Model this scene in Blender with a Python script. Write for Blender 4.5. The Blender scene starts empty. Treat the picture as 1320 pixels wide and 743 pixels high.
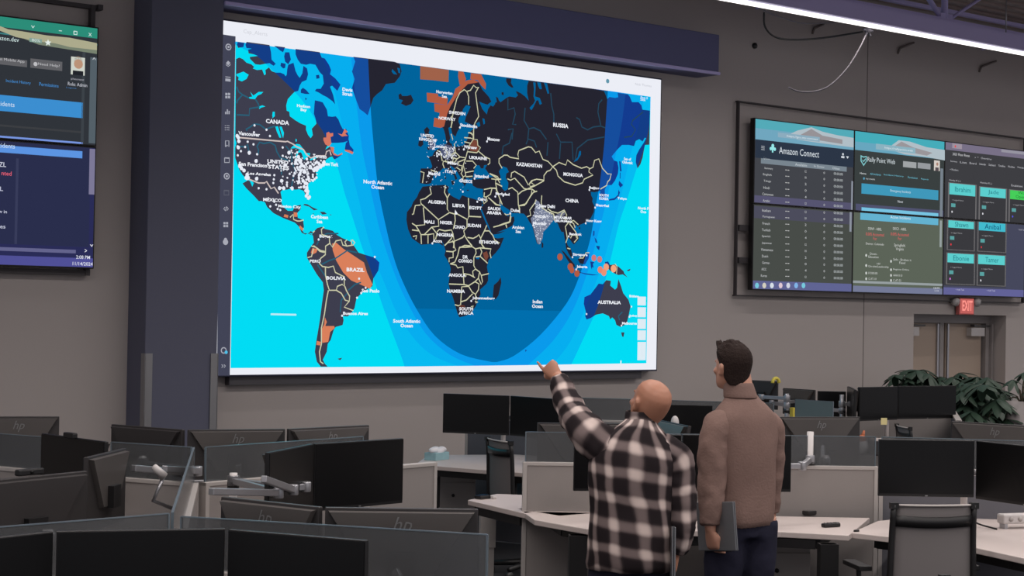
import bpy, bmesh, math, random
from mathutils import Vector, Matrix
random.seed(7)
scene = bpy.context.scene
COL = scene.collection
PI = math.pi
V = Vector

# ------------------------------------------------------------------ camera
F_PX, YAW, PITCH, ROLL, EYE = 2179.7, 0.67837, 0.011556, 0.017793, 1.95
fw = V((math.sin(YAW)*math.cos(PITCH), math.cos(YAW)*math.cos(PITCH), math.sin(PITCH)))
r0 = V((math.cos(YAW), -math.sin(YAW), 0)); u0 = r0.cross(fw)
cr, sr = math.cos(ROLL), math.sin(ROLL)
RT = r0*cr + u0*sr; UP = u0*cr - r0*sr
cam_data = bpy.data.cameras.new('camera'); cam = bpy.data.objects.new('camera', cam_data)
COL.objects.link(cam)
cam_data.sensor_width = 36; cam_data.lens = F_PX/1320*36; cam_data.clip_end = 200
m = Matrix(((RT.x, UP.x, -fw.x, 0), (RT.y, UP.y, -fw.y, 0), (RT.z, UP.z, -fw.z, EYE), (0, 0, 0, 1)))
cam.matrix_world = m
scene.camera = cam
scene.view_settings.view_transform = 'Standard'
scene.view_settings.look = 'None'
scene.view_settings.exposure = 0
scene.view_settings.gamma = 1
scene.view_settings.use_curve_mapping = False

def ray(x, y): return RT*(x-660) - UP*(y-371.5) + fw*F_PX
def G(x, y, z):                       # measured point at a known height
    d = ray(x, y); t = (z-EYE)/d.z; return V((d.x*t, d.y*t, z))
def WP(x, y, Y):                      # measured point on a plane parallel to the wall
    d = ray(x, y); t = Y/d.y; return V((d.x*t, Y, EYE+d.z*t))
def DP(x, y, Z):                      # measured point at a known distance
    d = ray(x, y)*(Z/F_PX); return V((d.x, d.y, EYE+d.z))

# --------------------------------------------------------------- materials
def lin(c):
    return tuple(((v/255)/12.92 if v/255 <= .04045 else ((v/255+.055)/1.055)**2.4) for v in c)
MATS = {}
def mat(name, rgb, rough=.6, metal=0., spec=.5, noise=0., nscale=20., bump=0., bscale=60.):
    if name in MATS: return MATS[name]
    mm = bpy.data.materials.new(name); mm.use_nodes = True
    nt = mm.node_tree; b = nt.nodes['Principled BSDF']
    c = lin(rgb)+(1,)
    b.inputs['Base Color'].default_value = c
    b.inputs['Roughness'].default_value = rough
    b.inputs['Metallic'].default_value = metal
    b.inputs['Specular IOR Level'].default_value = spec
    if noise or bump:
        tc = nt.nodes.new('ShaderNodeTexCoord')
    if noise:
        n = nt.nodes.new('ShaderNodeTexNoise'); n.inputs['Scale'].default_value = nscale; n.inputs['Detail'].default_value = 5
        mx = nt.nodes.new('ShaderNodeMix'); mx.data_type = 'RGBA'
        mx.inputs[6].default_value = tuple(v*(1-noise) for v in c[:3])+(1,)
        mx.inputs[7].default_value = tuple(min(1, v*(1+noise)) for v in c[:3])+(1,)
        nt.links.new(tc.outputs['Object'], n.inputs['Vector'])
        nt.links.new(n.outputs['Fac'], mx.inputs[0]); nt.links.new(mx.outputs[2], b.inputs['Base Color'])
    if bump:
        n2 = nt.nodes.new('ShaderNodeTexNoise'); n2.inputs['Scale'].default_value = bscale; n2.inputs['Detail'].default_value = 4
        bp = nt.nodes.new('ShaderNodeBump'); bp.inputs['Strength'].default_value = bump; bp.inputs['Distance'].default_value = .01
        nt.links.new(tc.outputs['Object'], n2.inputs['Vector'])
        nt.links.new(n2.outputs['Fac'], bp.inputs['Height']); nt.links.new(bp.outputs['Normal'], b.inputs['Normal'])
    MATS[name] = mm; return mm
def emit(rgb, k=1., sample=False):
    name = 'glow_%d_%d_%d_%d' % (*rgb, int(k*100))
    if sample: name += '_s'
    if name in MATS: return MATS[name]
    mm = bpy.data.materials.new(name); mm.use_nodes = True
    nt = mm.node_tree; nt.nodes.clear()
    o = nt.nodes.new('ShaderNodeOutputMaterial'); e = nt.nodes.new('ShaderNodeEmission')
    e.inputs['Color'].default_value = lin(rgb)+(1,); e.inputs['Strength'].default_value = k
    nt.links.new(e.outputs[0], o.inputs['Surface'])
    if not sample: mm.cycles.emission_sampling = 'NONE'
    MATS[name] = mm; return mm
def veil(name, c, e):                  # a translucent coloured layer drawn on a lit display
    mm = bpy.data.materials.new(name); mm.use_nodes = True
    nt = mm.node_tree; nt.nodes.clear()
    o = nt.nodes.new('ShaderNodeOutputMaterial'); em = nt.nodes.new('ShaderNodeEmission'); tr = nt.nodes.new('ShaderNodeBsdfTransparent')
    ad = nt.nodes.new('ShaderNodeAddShader')
    tr.inputs['Color'].default_value = tuple(c)+(1,); em.inputs['Color'].default_value = tuple(e)+(1,)
    nt.links.new(tr.outputs[0], ad.inputs[0]); nt.links.new(em.outputs[0], ad.inputs[1]); nt.links.new(ad.outputs[0], o.inputs['Surface'])
    mm.cycles.emission_sampling = 'NONE'
    return mm
def frosted(name, rgb, clear, rough=.25):
    mm = bpy.data.materials.new(name); mm.use_nodes = True
    nt = mm.node_tree; nt.nodes.clear()
    o = nt.nodes.new('ShaderNodeOutputMaterial')
    tr = nt.nodes.new('ShaderNodeBsdfTransparent'); df = nt.nodes.new('ShaderNodeBsdfDiffuse'); gl = nt.nodes.new('ShaderNodeBsdfGlossy')
    tr.inputs['Color'].default_value = (.8, .83, .85, 1)
    df.inputs['Color'].default_value = lin(rgb)+(1,); gl.inputs['Roughness'].default_value = rough
    gl.inputs['Color'].default_value = (.8, .8, .8, 1)
    fr = nt.nodes.new('ShaderNodeFresnel'); fr.inputs['IOR'].default_value = 1.45
    a = nt.nodes.new('ShaderNodeMixShader'); b = nt.nodes.new('ShaderNodeMixShader')
    a.inputs[0].default_value = clear
    nt.links.new(df.outputs[0], a.inputs[1]); nt.links.new(tr.outputs[0], a.inputs[2])
    nt.links.new(fr.outputs[0], b.inputs[0]); nt.links.new(a.outputs[0], b.inputs[1]); nt.links.new(gl.outputs[0], b.inputs[2])
    nt.links.new(b.outputs[0], o.inputs['Surface'])
    MATS[name] = mm; return mm

M_WALL = mat('wall_paint', (186, 178, 174), .85, spec=.2, bump=.05, bscale=200)
M_COLUMN = mat('column_paint', (100, 102, 120), .7, spec=.3)
M_BEAM = mat('navy_beam_paint', (92, 94, 134), .55)
M_LILAC = mat('lilac_steel', (196, 186, 236), .5)
M_FLOOR = mat('carpet', (46, 46, 50), .95, noise=.4, nscale=60)
M_DECK = mat('ceiling_deck', (170, 152, 146), .9, noise=.2, nscale=6)
M_BLACK = mat('black_plastic', (22, 21, 22), .45)
M_SCREEN = mat('dark_display_glass', (7, 7, 8), .3, spec=.35)
M_BACK = mat('monitor_back_plastic', (86, 82, 80), .28, noise=.05, nscale=5)
M_BACKD = mat('monitor_back_dark', (52, 49, 49), .45)
M_LOGO = mat('logo_silver', (150, 150, 150), .3, metal=.6)
M_DESK = mat('white_laminate', (202, 190, 185), .45, noise=.02, nscale=3)
M_EDGE = mat('desk_edge', (198, 188, 184), .5)
M_PANEL = mat('partition_fabric', (150, 144, 141), .9, spec=.15, noise=.06, nscale=300)
M_PANELG = mat('partition_grey', (104, 104, 110), .85, spec=.2, noise=.05, nscale=300)
M_ALU = mat('aluminium', (176, 176, 180), .35, metal=.7)
M_WHITEM = mat('white_metal', (205, 200, 198), .4)
M_CAB = mat('cabinet_grey', (178, 172, 168), .6)
M_MESH = mat('chair_mesh', (118, 113, 112), .85)
M_GLASS = frosted('frosted_glass', (104, 106, 108), .42, .2)
M_CLEAR = frosted('tinted_glass', (92, 110, 116), .5, .1)
M_GLEDGE = mat('glass_edge', (104, 116, 124), .25)
M_CABLE = mat('cable_black', (18, 18, 20), .6)
M_WCABLE = mat('cable_white', (128, 124, 130), .6)

# ------------------------------------------------------------- mesh helper
class MB:
    def __init__(s): s.bm = bmesh.new(); s.mats = []; s.uv = None
    def mi(s, m):
        if m is None: return 0
        if m not in s.mats: s.mats.append(m)
        return s.mats.index(m)
    def faces(s, vs, fs, m=None, smooth=False):
        i = s.mi(m); bv = [s.bm.verts.new(v) for v in vs]
        for f in fs:
            try:
                q = s.bm.faces.new([bv[k] for k in f]); q.material_index = i; q.smooth = smooth
            except ValueError: pass
        return bv
    def box(s, c, d, rz=0, m=None, rx=0, ry=0, M=None):
        R = Matrix.Rotation(rz, 4, 'Z') @ Matrix.Rotation(ry, 4, 'Y') @ Matrix.Rotation(rx, 4, 'X')
        T = Matrix.Translation(V(c)) @ R
        if M is not None: T = M @ T
        vs = [T @ V((x*d[0]/2, y*d[1]/2, z*d[2]/2)) for x in (-1, 1) for y in (-1, 1) for z in (-1, 1)]
        s.faces(vs, [(0, 1, 3, 2), (4, 6, 7, 5), (0, 4, 5, 1), (2, 3, 7, 6), (0, 2, 6, 4), (1, 5, 7, 3)], m)
    def prism(s, pts, z0, z1, m=None):
        n = len(pts)
        A = sum(pts[i][0]*pts[(i+1) % n][1]-pts[(i+1) % n][0]*pts[i][1] for i in range(n))
        if A < 0: pts = list(reversed(pts))
        vs = [V((p[0], p[1], z0)) for p in pts] + [V((p[0], p[1], z1)) for p in pts]
        fs = [tuple(reversed(range(n))), tuple(range(n, 2*n))] + [(i, (i+1) % n, (i+1) % n+n, i+n) for i in range(n)]
        s.faces(vs, fs, m)
    def prism_y(s, pts, y0, y1, m=None, M=None):    # polygon in XZ, thick along Y
        n = len(pts)
        vs = [V((p[0], y0, p[1])) for p in pts] + [V((p[0], y1, p[1])) for p in pts]
        if M is not None: vs = [M @ v for v in vs]
        fs = [tuple(range(n)), tuple(reversed(range(n, 2*n)))] + [((i+1) % n, i, i+n, (i+1) % n+n) for i in range(n)]
        s.faces(vs, fs, m)
    def tube(s, path, r, m=None, n=8, caps=True):
        path = [V(p) for p in path]; k = len(path)
        rr = r if isinstance(r, (list, tuple)) else [r]*k
        vs = []; prev = None
        for i, p in enumerate(path):
            t = (path[min(i+1, k-1)]-path[max(i-1, 0)]).normalized()
            a = prev if prev is not None else (V((0, 0, 1)) if abs(t.z) < .9 else V((1, 0, 0)))
            x = (a - t*a.dot(t)).normalized(); y = t.cross(x); prev = x
            for j in range(n):
                w = 2*PI*j/n; vs.append(p + (x*math.cos(w)+y*math.sin(w))*rr[i])
        fs = [(i*n+j, i*n+(j+1) % n, (i+1)*n+(j+1) % n, (i+1)*n+j) for i in range(k-1) for j in range(n)]
        if caps: fs += [tuple(reversed(range(n))), tuple(range((k-1)*n, k*n))]
        s.faces(vs, fs, m, True)
    def cyl(s, c, r, h, m=None, n=20, axis='Z'):
        c = V(c); a = {'Z': V((0, 0, 1)), 'Y': V((0, 1, 0)), 'X': V((1, 0, 0))}[axis]
        s.tube([c-a*h/2, c+a*h/2], r, m, n)
    def ball(s, c, r, m=None, u=14, v=10):
        r = V(r) if not isinstance(r, (int, float)) else V((r, r, r))
        c = V(c); vs = [c+V((0, 0, r.z))]
        for i in range(1, v):
            t = PI*i/v
            for j in range(u):
                w = 2*PI*j/u; vs.append(c+V((math.sin(t)*math.cos(w)*r.x, math.sin(t)*math.sin(w)*r.y, math.cos(t)*r.z)))
        vs.append(c-V((0, 0, r.z)))
        fs = [(0, 1+j, 1+(j+1) % u) for j in range(u)]
        for i in range(v-2):
            for j in range(u):
                a = 1+i*u+j; b = 1+i*u+(j+1) % u; fs.append((a, a+u, b+u, b))
        L = len(vs)-1; o = 1+(v-2)*u
        fs += [(L, o+(j+1) % u, o+j) for j in range(u)]
        s.faces(vs, fs, m, True)
    def build(s, name, m=None, parent=None, bevel=0, loc=None):
        me = bpy.data.meshes.new(name); s.bm.normal_update(); s.bm.to_mesh(me); s.bm.free()
        if m is not None and not s.mats: me.materials.append(m)
        for q in s.mats: me.materials.append(q)
        o = bpy.data.objects.new(name, me); COL.objects.link(o)
        if parent is not None: o.parent = parent
        if loc is not None: o.location = loc
        if bevel:
            b = o.modifiers.new('bevel', 'BEVEL'); b.width = bevel; b.segments = 2; b.limit_method = 'ANGLE'; b.angle_limit = math.radians(40)
        return o
def root(name, label, cat, loc=(0, 0, 0), rz=0, group=None):
    o = bpy.data.objects.new(name, None); COL.objects.link(o); o.empty_display_size = .1
    o.location = loc; o.rotation_euler = (0, 0, rz); tag(o, label, cat, group); return o
def tag(o, label, cat, group=None):
    o['label'] = label; o['category'] = cat
    if group: o['group'] = group
    return o
def struct(o): o['kind'] = 'structure'; return o
def copy_tree(o, parent=None):
    c = o.copy(); COL.objects.link(c); c.parent = parent
    for ch in [x for x in bpy.data.objects if x.parent == o]: copy_tree(ch, c)
    return c
FONT_CACHE = {}
def text_verts(body, bold=0., italic=0.):
    key = (body, bold, italic)
    if key in FONT_CACHE: return FONT_CACHE[key]
    cu = bpy.data.curves.new('t', 'FONT'); cu.body = body; cu.align_x = 'CENTER'; cu.align_y = 'CENTER'
    cu.size = 1; cu.offset = bold; cu.resolution_u = 2; cu.space_line = .95; cu.shear = italic
    ob = bpy.data.objects.new('t', cu); COL.objects.link(ob)
    bpy.context.view_layer.update()
    dg = bpy.context.evaluated_depsgraph_get()
    me = bpy.data.meshes.new_from_object(ob.evaluated_get(dg))
    vs = [v.co.copy() for v in me.vertices]; fs = [tuple(p.vertices) for p in me.polygons]
    bpy.data.objects.remove(ob); bpy.data.curves.remove(cu); bpy.data.meshes.remove(me)
    FONT_CACHE[key] = (vs, fs); return vs, fs
# ------------------------------------------------------------- the setting
WY = 12.0
mb = MB(); mb.box((11, 4.5, -.05), (34, 17, .1)); struct(mb.build('floor', M_FLOOR))
# back wall with the door recess cut out
ox0 = WP(1178, 406, WY).x; ox1 = WP(1297, 406, WY).x; oz = WP(1240, 406, WY).z
mb = MB()
def wbox(x0, x1, z0, z1, y0=WY, y1=WY+.5, m=None): mb.box(((x0+x1)/2, (y0+y1)/2, (z0+z1)/2), (x1-x0, y1-y0, z1-z0), m=m)
wbox(-6, ox0, 0, 5.4); wbox(ox1, 28, 0, 5.4); wbox(ox0, ox1, oz, 5.4)
struct(mb.build('wall_back', M_WALL))
M_SEAM = mat('wall_joint', (120, 114, 110), .9)
for i, px in enumerate((1115, )):
    sx = WP(px, 300, WY).x
    mb = MB(); mb.box((sx, WY-.001, 2.675), (.009, .004, 5.35)); struct(mb.build('trim_%d' % (i+1), M_SEAM))
mb = MB(); mb.box((2, WY-.008, .05), (15, .016, .1)); struct(mb.build('baseboard_back', M_COLUMN))
# ceiling deck with shallow ribs
mb = MB(); mb.box((11, 4.5, 5.45), (34, 17, .1))
y = -3.6
while y < 11.9:
    mb.box((11, y, 5.385), (34, .07, .03)); y += .2
struct(mb.build('ceiling', M_DECK))
# column and beam
cx0, cx1 = WP(190, 300, 11.7).x, WP(279, 500, 11.7).x
mb = MB(); mb.box(((cx0+cx1)/2, 11.85, 2.675), (cx1-cx0, .3, 5.35)); struct(mb.build('trim_2', M_COLUMN, bevel=.006))
bz0 = WP(927, 97, 11.7).z; bz1 = WP(927, 45, 11.7).z; bx1 = WP(927, 70, 11.7).x
mb = MB(); mb.box(((cx1+bx1)/2, 11.85, (bz0+bz1)/2), (bx1-cx1, .3, bz1-bz0)); struct(mb.build('trim_3', M_BEAM, bevel=.006))
mb = MB(); mb.box(((cx1+bx1)/2, 11.69, bz0+.012), (bx1-cx1, .03, .03)); struct(mb.build('trim_4', M_LILAC, bevel=.006))
# corner guards on the column
for px, lab in ((188, 'metal corner guard on the left edge of the dark column'), (273, 'metal corner guard on the right edge of the dark column')):
    p = WP(px, 456, 11.69); mb = MB()
    s = 1 if px < 200 else -1
    xc = cx0 if px < 200 else cx1
    mb.box((xc+s*.028, 11.692, p.z/2), (.062, .006, p.z)); mb.box((xc-s*.003, 11.72, p.z/2), (.006, .062, p.z))
    tag(mb.build('corner_guard', mat('guard_metal', (150, 150, 152), .4, metal=.5)), lab, 'corner guard', 'column corner guards')

# door recess, double door
RD = .2; yd = WY+RD
dx = lambda px: WP(px, 430, yd).x
t = WP(1240, 417, yd).z
doorroot = root('door_1', 'beige double door with steel frame and closers, below the exit sign', 'door', (dx(1217), yd, 0)); struct(doorroot)
del doorroot['label']; del doorroot['category']
o_ = V((dx(1217), yd, 0))
mb = MB()
fx0, fx1 = ox0+.0, ox1
mb.box(((fx0+fx1)/2-o_.x, .05, (t+oz)/2), (fx1-fx0, .1, oz-t)); mb.box((dx(1275)-o_.x, .05, t/2), (fx1-dx(1270)+.0, .1, t))
mb.box((dx(1276)-o_.x, -.02, t/2), (.03, .04, t)); mb.box((fx0+.02-o_.x, .05, t/2), (.04, .1, t))
mb.build('door_frame', mat('door_frame_paint', (150, 144, 142), .5), doorroot)
M_DOOR = mat('door_leaf_paint', (176, 158, 142), .55)
for a, b in ((fx0+.04, dx(1214)), (dx(1223), dx(1269))):
    mb = MB(); mb.box(((a+b)/2-o_.x, .07, t/2), (b-a, .045, t-.01)); lf = mb.build('door_leaf', M_DOOR, doorroot)
    e = b if a < dx(1200) else a
    mb = MB(); mb.box((e-o_.x-(.03 if a < dx(1200) else -.03), .035, t/2), (.03, .02, t-.02)); mb.build('edge_strip', M_ALU, lf)
    mb = MB()
    cxx = (a+.16) if a < dx(1200) else b-.16
    mb.box((cxx-o_.x, .01, t-.1), (.26, .07, .1)); mb.build('door_closer', M_WHITEM, lf)
    mb = MB(); mb.box((cxx+.08-o_.x, -.01, t-.03), (.34, .02, .02)); mb.box((cxx-.1-o_.x, -.03, t-.025), (.04, .06, .03)); mb.build('closer_arm', mat('closer_arm_dark', (70, 68, 68), .4), lf)
mb = MB(); mb.box((0, .06, t/2), ((dx(1222)-dx(1214))*.6, .06, t)); mb.build('center_mullion', mat('door_frame_paint', (150, 144, 142)), doorroot)
mb = MB(); mb.box(((ox0+ox1)/2, WY+.55, 1.2), (ox1-ox0+.4, .06, 2.6)); struct(mb.build('wall_corridor', M_BLACK))

# exit sign
ex = root('exit_sign', 'red glowing exit sign on the wall above the double door', 'exit sign', (WP(1244, 395, WY-.05).x, WY-.05, WP(1244, 395, WY-.05).z))
mb = MB(); mb.box((0, 0, 0), (.28, .05, .2)); mb.build('sign_housing', mat('sign_red', (190, 100, 96), .5), ex, bevel=.006)
mb = MB(); mb.box((0, -.027, 0), (.25, .004, .17)); mb.build('sign_face', emit((190, 96, 92)), ex)
mb = MB(); vs, fs = text_verts('EXIT', .03)
mb.faces([V((v.x*.095, -.031, v.y*.16)) for v in vs], fs); mb.build('sign_letters', emit((255, 150, 140)), ex)
for s in (-1, 1):
    mb = MB(); mb.tube([(s*.2, .02, .06), (s*.2, -.04, .04)], [.045, .05]); mb.box((s*.16, .01, .07), (.08, .03, .02)); mb.build('emergency_lamp', M_WHITEM, ex)

# linear light fixtures on joists
FY = 10.5
lz = WP(1130, 35, FY).z
def fixture(Y, z, lab, energy=300, cx=14.5, LN=29):
    r = root('linear_light', lab, 'ceiling light', (cx, Y, z), group='linear lights in rows')
    mb = MB(); mb.box((0, 0, .004), (LN, .045, .03)); mb.build('light_strip', emit((255, 250, 248), 2.0), r)
    l = bpy.data.lights.new('linear_lamp', 'AREA'); l.shape = 'RECTANGLE'; l.size = LN; l.size_y = .08; l.energy = energy; l.color = (1, .93, .90); l.spread = math.radians(150)
    lo = bpy.data.objects.new('linear_lamp', l); COL.objects.link(lo); lo.parent = r; lo.location = (0, 0, -.03)
    mb = MB(); mb.box((0, 0, .095), (LN, .16, .15)); mb.build('light_housing', M_LILAC, r)
    for k in range(7):
        mb = MB(); mb.tube([((k-3)*LN/6.6, 0, .17), ((k-3)*LN/6.6, 0, .6)], .006); mb.build('hanger', M_ALU, r)
    return r
fixture(FY, lz, 'long glowing linear light in a lilac housing below the ceiling joist', 80, 18.5, 23)
for Y in (7.4, 4.3, 1.2, -1.9): fixture(Y, lz, 'linear light row hung over the desks nearer the viewer, above the picture', 400)
# joist with web members above the near fixture
jr = root('roof_joist', 'open web steel roof joist painted lilac above the long light', 'joist', (WP(1230, 30, FY).x, FY+.12, lz+.2))
jh = 5.33-lz-.2
mb = MB(); mb.box((0, 0, .02), (26, .08, .05)); mb.build('chord', M_LILAC, jr)
for k in range(-4, 5):
    mb = MB(); x = k*3.4
    mb.tube([(x, 0, 0), (x-.5, 0, jh)], .028, n=6); mb.tube([(x, 0, 0), (x+.75, 0, jh)], .02, n=6); mb.tube([(x, 0, 0), (x, 0, jh)], .035, n=6)
    mb.box((x, -.02, .03), (.2, .02, .12))
    mb.build('web_member', M_LILAC, jr)
jr2 = root('roof_joist', 'thin open web joist close to the wall behind the long light', 'joist', (16, 11.5, 5.0))
mb = MB()
mb.box((0, 0, .3), (22, .06, .04)); mb.build('chord', M_LILAC, jr2)
mb = MB()
for k in range(-2, 4): mb.tube([(k*3.7, 0, -.05), (k*3.7+1.2, 0, .3)], .012, n=6)
mb.build('web_rods', M_LILAC, jr2)
# cables
def cable(name, pts, r, m, lab):
    P = [V(p) for p in pts]; out = []
    for i in range(len(P)-1):
        p0, p1, p2, p3 = P[max(i-1, 0)], P[i], P[i+1], P[min(i+2, len(P)-1)]
        for k in range(6):
            t = k/6; out.append(.5*((2*p1)+(p2-p0)*t+(2*p0-5*p1+4*p2-p3)*t*t+(3*p1-p0-3*p2+p3)*t**3))
    out.append(P[-1]); mb = MB(); mb.tube(out, r, n=6)
    return tag(mb.build(name, m), lab, 'cable')
cable('hanging_cable', [WP(*p, 10.6) for p in ((1119, 38), (1108, 62), (1092, 88), (1070, 110), (1050, 118), (1030, 118), (1017, 113))], .008, M_WCABLE, 'white cable dangling loose from the long light')
cable('hanging_cable', [WP(*p, 10.8) for p in ((985, 16), (986, 34), (998, 47), (1020, 51), (1060, 49), (1112, 41))], .009, M_CABLE, 'black cable sagging below the long light')
cable('hanging_cable', [WP(*p, 10.9) for p in ((975, 8), (1000, 20), (1035, 30), (1075, 29))], .006, M_WCABLE, 'grey cable drooping close under the long light')
mb = MB(); c = WP(1119, 39, 10.6)
for k in range(6):
    a = k*1.05; mb.tube([c, c+V((math.cos(a)*.07, 0, math.sin(a)*.06))], .012, n=6)
mb.ball(c, .035); tag(mb.build('cable_knot', M_WCABLE), 'bundled knot of white cable tied below the long light', 'cable')
for (a, b, lab) in (((1160, 62), (1178, 55), 'small dark pipe stub on the wall, left of two under the light'), ((1265, 86), (1284, 79), 'small dark pipe stub on the wall, right of two under the light'), ((1050, 36), (1062, 31), 'small dark pipe stub on the wall behind the black cable')):
    mb = MB(); p, q = WP(*a, WY-.03), WP(*b, WY-.03); mb.tube([p, q], .013, n=8); mb.tube([p, p+V((0, .03, -.06))], .013, n=8)
    tag(mb.build('pipe_stub', mat('pipe_dark', (112, 102, 98), .6)), lab, 'pipe')
mb = MB(); mb.cyl(WP(973, 59, WY-.01), .03, .02, axis='Y'); tag(mb.build('wall_knob', M_BLACK), 'small black knob on the bare wall beside the beam end', 'knob')
# --------------------------------------------------- wall displays (flat, lit)
CROPS = {'A': (300, 50, 7.431), 'B': (300, 150, 7.431), 'C': (360, 230, 7.431), 'D': (380, 290, 3.908), 'E': (460, 60, 6.19),
         'F': (530, 150, 7.431), 'Gc': (530, 230, 8.254), 'H': (560, 310, 6.75), 'I': (620, 80, 7.43), 'J': (720, 90, 8.254),
         'K': (630, 170, 7.431), 'L': (760, 150, 6.755), 'M': (640, 240, 7.43), 'N': (700, 290, 7.427), 'O': (740, 350, 5.718),
         'P': (280, 240, 2.972), 'Q': (940, 130, 2.753), 'R': (0, 0, 2.007), 'S': (560, 240, 2.972), 'T': (280, 20, 3.097), 'X': (0, 0, 1)}
def tr(*segs):
    out = []; s = None
    for a in segs:
        if isinstance(a, str): s = CROPS[a]
        else: out.append((s[0]+a[0]/s[2], s[1]+a[1]/s[2]))
    return out
LY = 11.88
class Flat:
    """flat artwork lying on one display face; lev = print layer"""
    def __init__(s, Y): s.Y = Y; s.bms = {}
    def mb(s, key):
        if key not in s.bms: s.bms[key] = MB()
        return s.bms[key]
    def p(s, x, y, lev): v = WP(x, y, s.Y); return V((v.x, s.Y-.0012*lev-.001, v.z))
    def poly(s, key, pts, m, lev):
        vs = [s.p(x, y, lev) for x, y in pts]
        from mathutils.geometry import tessellate_polygon
        tris = tessellate_polygon([[V((v.x, v.z, 0)) for v in vs]])
        fs = []
        for t in tris:
            a, b, c = (vs[i] for i in t)
            n = (b.x-a.x)*(c.z-a.z)-(b.z-a.z)*(c.x-a.x)
            fs.append(tuple(t) if n > 0 else tuple(reversed(t)))
        s.mb(key).faces(vs, fs, m)
    def rect(s, key, x0, y0, x1, y1, m, lev):
        a = s.p(x0, y0, lev); b = s.p(x1, y1, lev)
        s.mb(key).faces([V((a.x, a.y, b.z)), V((b.x, a.y, b.z)), V((b.x, a.y, a.z)), V((a.x, a.y, a.z))], [(0, 1, 2, 3)], m)
    def line(s, key, pts, w, m, lev):
        vs = [s.p(x, y, lev) for x, y in pts]; n = len(vs); L = []; 
        for i in range(n):
            t = vs[min(i+1, n-1)]-vs[max(i-1, 0)]; t = V((t.x, 0, t.z))
            if t.length < 1e-6: t = V((1, 0, 0))
            t.normalize(); q = V((-t.z, 0, t.x))*w/2; L += [vs[i]+q, vs[i]-q]
        s.mb(key).faces(L, [(2*i, 2*i+1, 2*i+3, 2*i+2) for i in range(n-1)], m)
    def dot(s, key, x, y, r, m, lev, n=8):
        c = s.p(x, y, lev); vs = [c+V((math.cos(2*PI*k/n)*r, 0, math.sin(2*PI*k/n)*r)) for k in range(n)]
        s.mb(key).faces(vs, [tuple(range(n))], m)
    def text(s, key, body, x, y, w, h, m, lev, bold=.0, sp=1.):
        vs, fs = text_verts(body, bold)
        x0 = min(v.x for v in vs); x1 = max(v.x for v in vs); y0 = min(v.y for v in vs); y1 = max(v.y for v in vs)
        a = s.p(x-w/2, y, lev); b = s.p(x+w/2, y, lev); c = s.p(x, y, lev)
        d = s.p(x, y-h/2, lev).z-s.p(x, y+h/2, lev).z
        kx = (b.x-a.x)/(x1-x0); kz = d/(y1-y0)
        s.mb(key).faces([V((c.x+(v.x-(x0+x1)/2)*kx, c.y, c.z+(v.y-(y0+y1)/2)*kz)) for v in vs], fs, m)
    def finish(s, parent, origin):
        for k, b in s.bms.items():
            for v in b.bm.verts: v.co -= origin
            b.build(k, None, parent)
WHITE = emit((236, 238, 246), 1, True); LW = emit((235, 238, 240))
# --- the big display
a, b, c, d = WP(284.8, 23.9, LY), WP(850, 104.4, LY), WP(847.7, 476.5, LY), WP(280, 484, LY)
X0, X1 = (a.x+d.x)/2, (b.x+c.x)/2; Z1, Z0 = (a.z+b.z)/2, (c.z+d.z)/2
led = root('video_wall_display', 'giant glowing display showing a dark world map on cyan ocean', 'display', ((X0+X1)/2, LY, (Z0+Z1)/2))
mb = MB(); mb.box((0, .056, 0), (X1-X0+.03, .11, Z1-Z0+.03)); mb.build('display_body', mat('display_body', (40, 42, 66), .5), led, bevel=.004)
mb = MB(); mb.box((0, .08, -(Z1-Z0)/2-.05), (X1-X0-.3, .07, .07)); mb.build('mount_rail', mat('mount_steel', (90, 88, 92), .5, metal=.4), led)
f = Flat(LY)
f.mb('page_background').faces([V((X0, LY-.001, Z0)), V((X1, LY-.001, Z0)), V((X1, LY-.001, Z1)), V((X0, LY-.001, Z1))], [(0, 1, 2, 3)], WHITE)
f.poly('sidebar', [(284, 44), (303.5, 47), (296, 484.5), (279.5, 484.5)], emit((66, 68, 86)), 1)
OC = emit((2, 220, 244), 1, True)
f.poly('map_ocean', [(303.5, 53.5), (460, 74.4), (620, 95.3), (760, 114), (838.5, 124.8), (836, 300), (833, 468.5), (600, 472), (297, 474.8)], OC, 1)
LAND = emit((62, 62, 78))
LD = 'map_land'
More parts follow.
